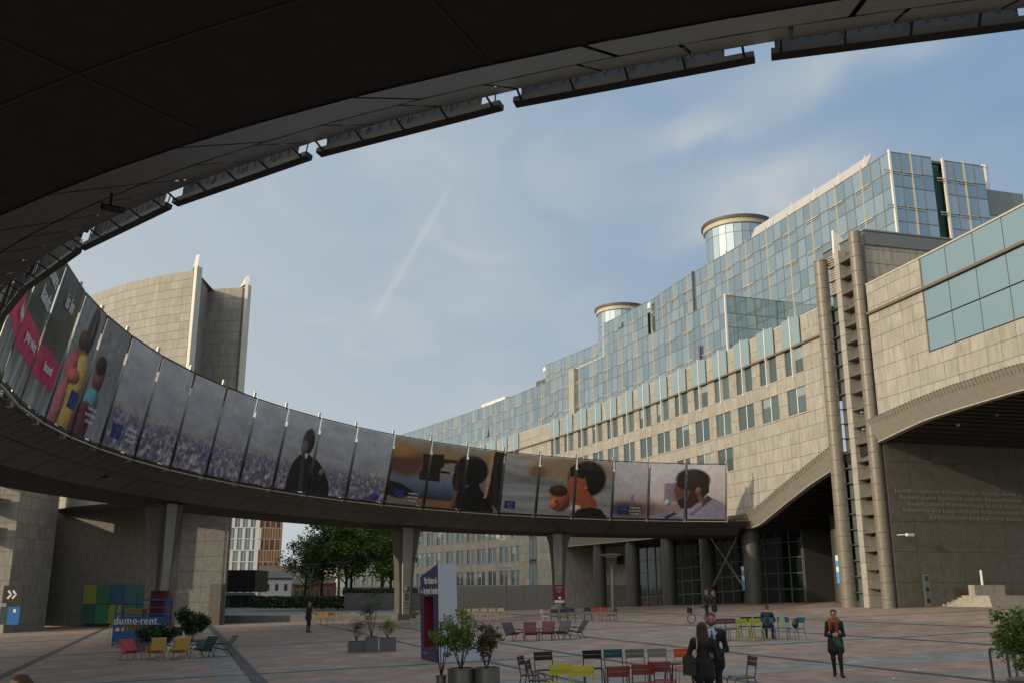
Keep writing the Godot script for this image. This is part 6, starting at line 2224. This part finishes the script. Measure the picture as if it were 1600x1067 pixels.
# ------------------------------------------------------------------ people: one continuous surface from joints with radii
# a bone is [a, b, radius at a, radius at b, colour]; an oval is [centre, radii, colour]
func field_mesh(mb: MB, bones: Array, cell: float, k := 0.035) -> void:
	var lo := Vector3(1e9, 1e9, 1e9)
	var hi := -lo
	for b in bones:
		if b.size() == 5:
			var r: float = maxf(b[2], b[3])
			for e in [b[0], b[1]]:
				lo = lo.min(e - Vector3.ONE * r)
				hi = hi.max(e + Vector3.ONE * r)
		else:
			lo = lo.min(b[0] - b[1])
			hi = hi.max(b[0] + b[1])
	lo -= Vector3.ONE * (cell * 2.5 + k)
	hi += Vector3.ONE * (cell * 2.5 + k)
	var nx := ceili((hi.x - lo.x) / cell) + 1
	var ny := ceili((hi.y - lo.y) / cell) + 1
	var nz := ceili((hi.z - lo.z) / cell) + 1
	var f := PackedFloat32Array()
	f.resize(nx * ny * nz)
	f.fill(1.0)
	var best := PackedFloat32Array()
	best.resize(nx * ny * nz)
	best.fill(1.0)
	var who := PackedInt32Array()
	who.resize(nx * ny * nz)
	for bi in bones.size():
		var b: Array = bones[bi]
		var m := k + cell * 2.2
		var l: Vector3
		var h: Vector3
		if b.size() == 5:
			var r2: float = maxf(b[2], b[3])
			l = (b[0] as Vector3).min(b[1]) - Vector3.ONE * (r2 + m)
			h = (b[0] as Vector3).max(b[1]) + Vector3.ONE * (r2 + m)
		else:
			l = b[0] - b[1] - Vector3.ONE * m
			h = b[0] + b[1] + Vector3.ONE * m
		var i0 := maxi(0, int((l.x - lo.x) / cell))
		var i1 := mini(nx - 1, int((h.x - lo.x) / cell) + 1)
		var j0 := maxi(0, int((l.y - lo.y) / cell))
		var j1 := mini(ny - 1, int((h.y - lo.y) / cell) + 1)
		var k0 := maxi(0, int((l.z - lo.z) / cell))
		var k1 := mini(nz - 1, int((h.z - lo.z) / cell) + 1)
		var bone := b.size() == 5
		var A: Vector3 = b[0]
		var AB := Vector3.ZERO
		var len2 := 1.0
		var ra := 0.0
		var rb := 0.0
		var rad := Vector3.ONE
		var minr := 1.0
		if bone:
			AB = (b[1] as Vector3) - A
			len2 = maxf(AB.length_squared(), 1e-8)
			ra = b[2]
			rb = b[3]
		else:
			rad = b[1]
			minr = minf(rad.x, minf(rad.y, rad.z))
		for ix in range(i0, i1 + 1):
			for iy in range(j0, j1 + 1):
				for iz in range(k0, k1 + 1):
					var p := lo + Vector3(ix, iy, iz) * cell
					var d: float
					if bone:
						var t := clampf((p - A).dot(AB) / len2, 0.0, 1.0)
						d = (p - A - AB * t).length() - lerpf(ra, rb, t)
					else:
						d = (((p - A) / rad).length() - 1.0) * minr
					var q := (ix * ny + iy) * nz + iz
					if d < best[q]:
						best[q] = d
						who[q] = bi
					var o := f[q]
					var hh := maxf(k - absf(o - d), 0.0) / k
					f[q] = minf(o, d) - hh * hh * k * 0.25
	# surface nets
	var idx := PackedInt32Array()
	idx.resize(nx * ny * nz)
	idx.fill(-1)
	var step := [ny * nz, nz, 1]
	var corner := [0, step[0], step[1], step[0] + step[1], step[2], step[0] + step[2], step[1] + step[2], step[0] + step[1] + step[2]]
	var cpos := [Vector3(0, 0, 0), Vector3(1, 0, 0), Vector3(0, 1, 0), Vector3(1, 1, 0), Vector3(0, 0, 1), Vector3(1, 0, 1), Vector3(0, 1, 1), Vector3(1, 1, 1)]
	var edges := [[0, 1], [2, 3], [4, 5], [6, 7], [0, 2], [1, 3], [4, 6], [5, 7], [0, 4], [1, 5], [2, 6], [3, 7]]
	for ix in nx - 1:
		for iy in ny - 1:
			var base := (ix * ny + iy) * nz
			for iz in nz - 1:
				var q := base + iz
				var a0 := f[q] < 0.0
				var same := true
				for c in 7:
					if (f[q + corner[c + 1]] < 0.0) != a0:
						same = false
						break
				if same:
					continue
				var sum := Vector3.ZERO
				var n := 0
				for e in edges:
					var u := f[q + corner[e[0]]]
					var v := f[q + corner[e[1]]]
					if (u < 0.0) != (v < 0.0):
						sum += (cpos[e[0]] as Vector3).lerp(cpos[e[1]], u / (u - v))
						n += 1
				var g := Vector3.ZERO
				for c in 8:
					g += ((cpos[c] as Vector3) * 2.0 - Vector3.ONE) * f[q + corner[c]]
				var pick := q
				var bd := 1e9
				for c in 8:
					if absf(f[q + corner[c]]) < bd:
						bd = absf(f[q + corner[c]])
						pick = q + corner[c]
				var bn: Array = bones[who[pick]]
				mb.col = bn[bn.size() - 1]
				idx[q] = mb.vert(lo + (Vector3(ix, iy, iz) + sum / n) * cell, g.normalized())
	for ix in range(1, nx - 1):
		for iy in range(1, ny - 1):
			for iz in range(1, nz - 1):
				var q := (ix * ny + iy) * nz + iz
				var inside := f[q] < 0.0
				for ax in 3:
					if (f[q + step[ax]] < 0.0) == inside:
						continue
					var s1: int = step[(ax + 1) % 3]
					var s2: int = step[(ax + 2) % 3]
					var v0 := idx[q]
					var v1 := idx[q - s1]
					var v2 := idx[q - s1 - s2]
					var v3 := idx[q - s2]
					if v0 < 0 or v1 < 0 or v2 < 0 or v3 < 0:
						continue
					if inside:
						mb.tri(v0, v2, v1); mb.tri(v0, v3, v2)
					else:
						mb.tri(v0, v1, v2); mb.tri(v0, v2, v3)

func hand(w: Vector3, dir: Vector3, back: Vector3, side: float, curl: float, skin: Color) -> Array:
	var d := dir.normalized()
	var n := (back - d * back.dot(d)).normalized()
	var x := d.cross(n) * side
	var out := [[w, w + d * 0.085, 0.024, 0.030, skin], [w + d * 0.03 + x * 0.018, w + d * 0.085 + x * 0.028, 0.018, 0.014, skin], [w + d * 0.03 - x * 0.018, w + d * 0.08 - x * 0.028, 0.018, 0.014, skin]]
	var lens := [0.072, 0.082, 0.076, 0.060]
	for k in 4:
		var root := w + d * 0.085 + x * (0.030 - 0.020 * k)
		var l: float = lens[k]
		var d1 := (d * cos(curl * 0.6) - n * sin(curl * 0.6)).normalized()
		var d2 := (d * cos(curl * 1.5) - n * sin(curl * 1.5)).normalized()
		out.append([root, root + d1 * l * 0.55, 0.0095, 0.009, skin])
		out.append([root + d1 * l * 0.55, root + d1 * l * 0.55 + d2 * l * 0.5, 0.009, 0.0075, skin])
	var tr := w + d * 0.025 + x * 0.028
	var t1 := tr + (d * 0.7 + x * 0.8 - n * 0.3).normalized() * 0.04
	out.append([tr, t1, 0.012, 0.010, skin])
	out.append([t1, t1 + (d - n * curl * 0.5).normalized() * 0.032, 0.010, 0.0085, skin])
	return out

func head_bones(c: Vector3, b: Basis, skin: Color, hair: Color, hair_len: float, beard := 0.0) -> Array:
	# c: middle of the head; b.z: the way it looks
	var at := func(x: float, y: float, z: float) -> Vector3: return c + b * Vector3(x, y, z)
	var dark := Color(0.10, 0.06, 0.05)
	var out := [[c + b * Vector3(0, 0.015, -0.012), Vector3(0.078, 0.105, 0.094), skin], [at.call(0, -0.06, 0.03), at.call(0, -0.085, 0.055), 0.05, 0.028, skin],
		[at.call(0, 0.015, 0.085), at.call(0, -0.022, 0.106), 0.010, 0.015, skin],
		[at.call(-0.022, -0.060, 0.084), at.call(0.022, -0.060, 0.084), 0.008, 0.008, Color(0.30, 0.10, 0.08)],
		[at.call(-0.033, 0.012, 0.078), at.call(-0.029, 0.012, 0.080), 0.0085, 0.0085, dark], [at.call(0.033, 0.012, 0.078), at.call(0.029, 0.012, 0.080), 0.0085, 0.0085, dark],
		[at.call(-0.079, 0.015, -0.01), at.call(-0.083, -0.025, -0.008), 0.013, 0.010, skin], [at.call(0.079, 0.015, -0.01), at.call(0.083, -0.025, -0.008), 0.013, 0.010, skin],
		[c + b * Vector3(0, 0.050, -0.030), Vector3(0.086, 0.084, 0.096), hair]]
	if beard > 0.0:
		out.append([at.call(-0.05, -0.06, 0.03), at.call(0.0, -0.095, 0.06), 0.03, 0.026, hair])
		out.append([at.call(0.05, -0.06, 0.03), at.call(0.0, -0.095, 0.06), 0.03, 0.026, hair])
	if hair_len > 0.0:
		for x in [-0.06, -0.03, 0.0, 0.03, 0.06]:
			out.append([at.call(x, 0.04, -0.07), at.call(x * 1.25, -hair_len * 0.55, -0.095), 0.045, 0.042, hair])
			out.append([at.call(x * 1.25, -hair_len * 0.55, -0.095), at.call(x * 1.15, -hair_len, -0.10), 0.042, 0.024, hair])
	else:
		out.append([at.call(0, 0.0, -0.085), at.call(0, -0.05, -0.07), 0.05, 0.035, hair])
	return out

# d: height h, colours top, legs, shoes, skin, hair, joint offsets for arms and legs
func person(label: String, at: Vector3, turn: float, d: Dictionary, called := "person", group := "") -> Node3D:
	var o := thing(called, label, "person", at, group, "", turn)
	var s: float = d.get("h", 1.75) / 1.75
	var top: Color = d["top"]
	var legs: Color = d["legs"]
	var skin: Color = d.get("skin", Color(0.42, 0.25, 0.17))
	var hair: Color = d.get("hair", Color(0.04, 0.025, 0.015))
	var shoe: Color = d.get("shoes", Color(0.015, 0.013, 0.012))
	var wd: float = d.get("width", 1.0)
	var hip: Vector3 = d.get("hip", Vector3(0, 0.93, 0))
	var lean: Vector3 = d.get("lean", Vector3.ZERO)
	var chest := hip + Vector3(0, 0.40, 0) + lean
	var neck := hip + Vector3(0, 0.56, 0.0) + lean * 1.3
	var headc := neck + Vector3(0, 0.155, 0.025) + lean * 0.2
	var bones := [[hip + Vector3(0, 0.02, 0), hip + Vector3(0, 0.2, 0) + lean * 0.4, 0.135 * wd, 0.125 * wd, top], [hip + Vector3(0, 0.2, 0) + lean * 0.4, chest, 0.125 * wd, 0.135 * wd, top],
		[chest + Vector3(-0.10 * wd, 0.03, 0), chest + Vector3(0.10 * wd, 0.03, 0), 0.115, 0.115, top],
		[chest + Vector3(-0.165 * wd, 0.085, 0), chest + Vector3(0.165 * wd, 0.085, 0), 0.066, 0.066, top],
		[hip + Vector3(-0.08, 0, 0), hip + Vector3(0.08, 0, 0), 0.125 * wd, 0.125 * wd, d.get("hips", top)],
		[neck - Vector3(0, 0.06, 0), neck + Vector3(0, 0.07, 0.015), 0.055, 0.05, d.get("collar", skin)]]
	var fine := []
	for sd in [-1.0, 1.0]:
		var key := "l" if sd < 0 else "r"
		var sh := chest + Vector3(sd * 0.195 * wd, 0.075, 0)
		var el: Vector3 = d.get("elbow_" + key, sh + Vector3(sd * 0.06, -0.29, -0.03))
		var wr: Vector3 = d.get("wrist_" + key, el + Vector3(sd * 0.01, -0.25, 0.05))
		bones.append([sh, el, 0.062, 0.048, top])
		bones.append([el, wr, 0.048, 0.036, top])
		fine.append_array(hand(wr, wr - el, d.get("palm_back_" + key, Vector3(sd, 0, 0.2)), sd if not d.has("flip_" + key) else -sd, d.get("curl", 0.6), skin))
		var hp := hip + Vector3(sd * 0.095, -0.03, 0)
		var kn: Vector3 = d.get("knee_" + key, Vector3(sd * 0.10, 0.49, 0.03))
		var an: Vector3 = d.get("ankle_" + key, Vector3(sd * 0.11, 0.09, -0.01))
		bones.append([hp, kn, 0.088, 0.060, legs])
		bones.append([kn, an, 0.060, 0.042, legs])
		var toe: Vector3 = d.get("toe_" + key, Vector3(sd * 0.03, -0.05, 0.16))
		bones.append([an - Vector3(0, 0.035, 0.03), an + toe, 0.048, 0.036, shoe])
	for b in d.get("extra", []):
		bones.append(b)
	if d.get("skirt", 0.0) > 0.0:
		var l: float = d["skirt"]
		for sd2 in [-1.0, 1.0]:
			bones.append([hip + Vector3(sd2 * 0.05, 0.08, 0), hip + Vector3(sd2 * 0.085, -l, 0.0), 0.13, 0.135, top])
			bones.append([hip + Vector3(sd2 * 0.05, 0.05, -0.03), hip + Vector3(sd2 * 0.08, -l, -0.04), 0.12, 0.125, top])
	var mb := MB.new()
	mb.colored = true
	var cell: float = d.get("cell", 0.02)
	var hb := head_bones(headc, Basis(UP, d.get("head_turn", 0.0)) * Basis(Vector3.RIGHT, d.get("head_tilt", 0.0)), skin, hair, 0.0 if d.get("hair_len", 0.0) == 0.0 else float(d["hair_len"]), d.get("beard", 0.0))
	if cell < 0.021:
		field_mesh(mb, bones, cell, 0.045)
		field_mesh(mb, hb, 0.0085, 0.012)
		field_mesh(mb, fine, 0.007, 0.007)
	else:
		bones.append_array(fine)
		field_mesh(mb, bones, cell, 0.045)
		field_mesh(mb, hb, 0.014, 0.014)
	var body := piece(o, "body", mb.done(), M["body"])
	body.scale = Vector3.ONE * s
	return o

func make_people() -> void:
	var black := Color(0.012, 0.012, 0.013)
	var navy := Color(0.012, 0.014, 0.022)
	var g := "people on the square"
	# man in a suit holding a small camera before him
	var shirt := Color(0.50, 0.56, 0.68)
	person("bearded man in dark suit and tie holding a small black camera", gp(4.0, -20.1), -0.15, {"h": 1.82, "top": navy, "legs": Color(0.016, 0.014, 0.013), "skin": Color(0.46, 0.22, 0.13), "hair": Color(0.08, 0.035, 0.02), "beard": 1.0, "collar": shirt, "width": 1.08, "cell": 0.018, "curl": 1.1,
		"elbow_l": Vector3(-0.27, 1.10, -0.02), "wrist_l": Vector3(-0.10, 1.02, 0.22), "elbow_r": Vector3(0.27, 1.10, -0.02), "wrist_r": Vector3(0.10, 1.03, 0.22), "palm_back_l": Vector3(-0.3, 0.2, 1), "palm_back_r": Vector3(0.3, 0.2, 1),
		"extra": [[Vector3(-0.035, 1.44, 0.115), Vector3(-0.012, 1.20, 0.135), 0.035, 0.018, shirt], [Vector3(0.035, 1.44, 0.115), Vector3(0.012, 1.20, 0.135), 0.035, 0.018, shirt], [Vector3(0, 1.43, 0.145), Vector3(0, 1.16, 0.150), 0.018, 0.024, Color(0.03, 0.04, 0.10)], [Vector3(-0.12, 1.36, 0.08), Vector3(-0.03, 1.12, 0.13), 0.05, 0.04, navy], [Vector3(0.12, 1.36, 0.08), Vector3(0.03, 1.12, 0.13), 0.05, 0.04, navy], [Vector3(-0.1, 1.0, 0), Vector3(-0.12, 0.82, 0.0), 0.12, 0.12, navy], [Vector3(0.1, 1.0, 0), Vector3(0.12, 0.82, 0.0), 0.12, 0.12, navy]]}, "person", g)
	var cam := thing("camera_body", "small black camera in the suited man's hands", "camera", gp(3.97, -19.83) + UP * 1.05, "", "", -0.15)
	var mb := MB.new()
	mb.box(bt(Vector3(0, 0.05, 0), Vector3(0.12, 0.075, 0.05)))
	piece(cam, "case", mb.done(), M["chair_black"])
	mb = MB.new()
	mb.lathe([Vector2(0.0, 0.07), Vector2(0.028, 0.07), Vector2(0.03, 0.0)], 14)
	piece(cam, "lens", mb.done(), M["zinc"], Transform3D(Basis(Vector3.RIGHT, PI / 2), Vector3(0, 0.05, 0.025)))
	# woman in black from behind with long hair
	var w := person("woman in black coat seen from behind with long brown hair", gp(3.60, -18.95), PI - 0.25, {"h": 1.70, "top": black, "legs": black, "hair": Color(0.075, 0.036, 0.014), "hair_len": 0.40, "width": 0.94, "cell": 0.018, "collar": black, "skirt": 0.14, "elbow_l": Vector3(-0.27, 1.10, 0.03), "wrist_l": Vector3(-0.20, 0.98, 0.22), "elbow_r": Vector3(0.29, 1.12, -0.04), "wrist_r": Vector3(0.22, 1.00, 0.16)}, "person", g)
	var bag := thing("shoulder_bag", "black shoulder bag with a pale strap at the woman's side", "bag", gp(3.32, -18.88) + UP * 0.78, "", "", 0.2)
	mb = MB.new()
	mb.box(bt(Vector3(0, 0.16, 0), Vector3(0.13, 0.32, 0.36)))
	mb.box(bt(Vector3(0, 0.33, 0), Vector3(0.09, 0.03, 0.30)))
	piece(bag, "pouch", mb.done(), M["chair_black"])
	mb = MB.new()
	mb.tube([Vector3(0.03, 0.3, 0.14), Vector3(0.11, 0.52, 0.15), Vector3(0.14, 0.68, 0.06), Vector3(0.11, 0.50, -0.12), Vector3(0.03, 0.3, -0.14)], 0.012, 6)
	piece(bag, "strap", mb.done(), M["stone_c"])
	# woman walking with an orange scarf
	var rust := Color(0.26, 0.065, 0.022)
	var coat := Color(0.016, 0.015, 0.018)
	person("woman in dark coat and rust orange scarf walking with hands clasped", gp(8.22, -25.5), -0.25, {"h": 1.62, "top": coat, "legs": Color(0.012, 0.011, 0.011), "hair": Color(0.05, 0.026, 0.014), "skin": Color(0.48, 0.28, 0.19), "collar": rust, "width": 0.9, "skirt": 0.22, "cell": 0.018, "curl": 1.2, "head_turn": -0.2, "head_tilt": 0.1,
		"elbow_l": Vector3(-0.23, 1.10, -0.02), "wrist_l": Vector3(-0.07, 1.10, 0.20), "elbow_r": Vector3(0.23, 1.10, -0.02), "wrist_r": Vector3(0.07, 1.11, 0.20), "knee_l": Vector3(-0.09, 0.49, 0.02), "ankle_l": Vector3(-0.07, 0.10, -0.08), "knee_r": Vector3(0.09, 0.50, 0.10), "ankle_r": Vector3(0.10, 0.09, 0.12),
		"extra": [[Vector3(-0.10, 1.48, 0.02), Vector3(0.0, 1.44, 0.12), 0.052, 0.058, rust], [Vector3(0.10, 1.48, 0.02), Vector3(0.0, 1.44, 0.12), 0.052, 0.058, rust], [Vector3(-0.1, 1.5, -0.04), Vector3(0.1, 1.5, -0.04), 0.052, 0.052, rust], [Vector3(-0.10, 1.46, 0.09), Vector3(-0.13, 1.22, 0.12), 0.040, 0.038, rust], [Vector3(0.05, 1.44, 0.13), Vector3(0.06, 1.02, 0.15), 0.042, 0.036, rust], [Vector3(-0.02, 1.02, 0.12), Vector3(0.08, 0.84, 0.12), 0.06, 0.065, Color(0.02, 0.12, 0.10)]]}, "person", g)
	# embracing couple
	person("man in dark clothes embracing a woman beside the bicycle", gp(11.02, -56.4), 1.2, {"h": 1.86, "top": navy, "legs": navy, "skin": Color(0.40, 0.24, 0.18), "cell": 0.03, "elbow_l": Vector3(-0.26, 1.22, 0.14), "wrist_l": Vector3(-0.10, 1.20, 0.36), "elbow_r": Vector3(0.26, 1.22, 0.14), "wrist_r": Vector3(0.10, 1.18, 0.36), "head_tilt": 0.2}, "person", g)
	person("woman with brown hair in dark coat held by the man beside the bicycle", gp(11.44, -56.3), -1.9, {"h": 1.76, "top": black, "legs": Color(0.25, 0.25, 0.27), "hair": Color(0.16, 0.075, 0.03), "hair_len": 0.28, "cell": 0.03, "skirt": 0.2, "elbow_l": Vector3(-0.25, 1.30, 0.12), "wrist_l": Vector3(-0.12, 1.42, 0.30), "elbow_r": Vector3(0.25, 1.30, 0.12), "wrist_r": Vector3(0.12, 1.42, 0.30)}, "person", g)
	# seated person, back turned
	person("dark clothed person sitting bent forward on a blue chair", gp(10.48, -41.0) , 2.7, {"h": 1.75, "top": Color(0.014, 0.014, 0.016), "legs": black, "cell": 0.026, "hip": Vector3(0, 0.54, -0.05), "lean": Vector3(0, -0.02, 0.10), "knee_l": Vector3(-0.13, 0.50, 0.38), "knee_r": Vector3(0.13, 0.50, 0.38), "ankle_l": Vector3(-0.12, 0.10, 0.36), "ankle_r": Vector3(0.12, 0.10, 0.36), "elbow_l": Vector3(-0.27, 0.74, 0.14), "wrist_l": Vector3(-0.12, 0.62, 0.32), "elbow_r": Vector3(0.27, 0.74, 0.14), "wrist_r": Vector3(0.12, 0.62, 0.32), "hair": Color(0.05, 0.03, 0.025), "head_tilt": 0.4}, "person", g)
	var b2 := thing("green_bag", "pale green carrier bag leaning on a blue chair", "bag", gp(10.98, -40.55) + UP * 0.47, "", "", -0.4)
	mb = MB.new()
	mb.quad(Vector3(-0.17, 0, 0.1), Vector3(0.17, 0, 0.1), Vector3(0.05, 0.44, 0.0), Vector3(-0.09, 0.46, 0.0))
	mb.quad(Vector3(0.17, 0, -0.1), Vector3(-0.17, 0, -0.1), Vector3(-0.09, 0.46, 0.0), Vector3(0.05, 0.44, 0.0))
	mb.tri3(Vector3(0.17, 0, 0.1), Vector3(0.17, 0, -0.1), Vector3(0.05, 0.44, 0.0))
	mb.tri3(Vector3(-0.17, 0, -0.1), Vector3(-0.17, 0, 0.1), Vector3(-0.09, 0.46, 0.0))
	piece(b2, "sack", mb.done(), mat("bag_green", lin(0.22, 0.30, 0.16), 0.6))
	var b3 := thing("black_rucksack", "black rucksack on the end blue chair", "bag", gp(11.38, -40.12) + UP * 0.47, "", "", 0.5)
	mb = MB.new()
	field_mesh(mb, [[Vector3(0, 0.11, 0), Vector3(0.03, 0.28, 0), 0.13, 0.10, black]], 0.03)
	piece(b3, "sack", mb.done(), M["chair_black"])
	# man in black near the terrace
	person("man in black coat standing alone near the mustard chairs", gp(-12.4, -60.8), 1.2, {"h": 1.80, "top": black, "legs": black, "cell": 0.03, "skirt": 0.1, "wrist_l": Vector3(-0.1, 1.15, 0.24), "elbow_l": Vector3(-0.26, 1.12, 0.02), "wrist_r": Vector3(0.1, 1.2, 0.26), "elbow_r": Vector3(0.26, 1.14, 0.04), "skin": Color(0.45, 0.27, 0.2), "head_tilt": 0.25, "toe_l": Vector3(-0.03, -0.05, 0.18)}, "person", g)
	# passer-by whose head shows at the lower edge
	person("passer-by with tousled brown hair at the bottom edge, in dark jacket", gp(-4.80, -9.9), -0.5, {"h": 1.80, "top": Color(0.02, 0.022, 0.03), "legs": Color(0.02, 0.022, 0.03), "hair": Color(0.10, 0.048, 0.02), "skin": Color(0.45, 0.26, 0.18), "cell": 0.02, "hair_len": 0.10}, "person", g)
func _ready() -> void:
	rng.seed = 20
	make_camera_and_light()
	make_materials()
	make_ground()
	make_walkway()
	make_piers()
	make_banners()
	make_stone_building()
	make_glass_blocks()
	make_stair_tower()
	make_right_block()
	make_left_buildings()
	make_far_buildings()
	make_trees()
	make_planters()
	chair_shapes()
	make_chairs()
	make_kiosk()
	make_lamps()
	make_cage()
	make_rail()
	make_bicycle()
	make_people()
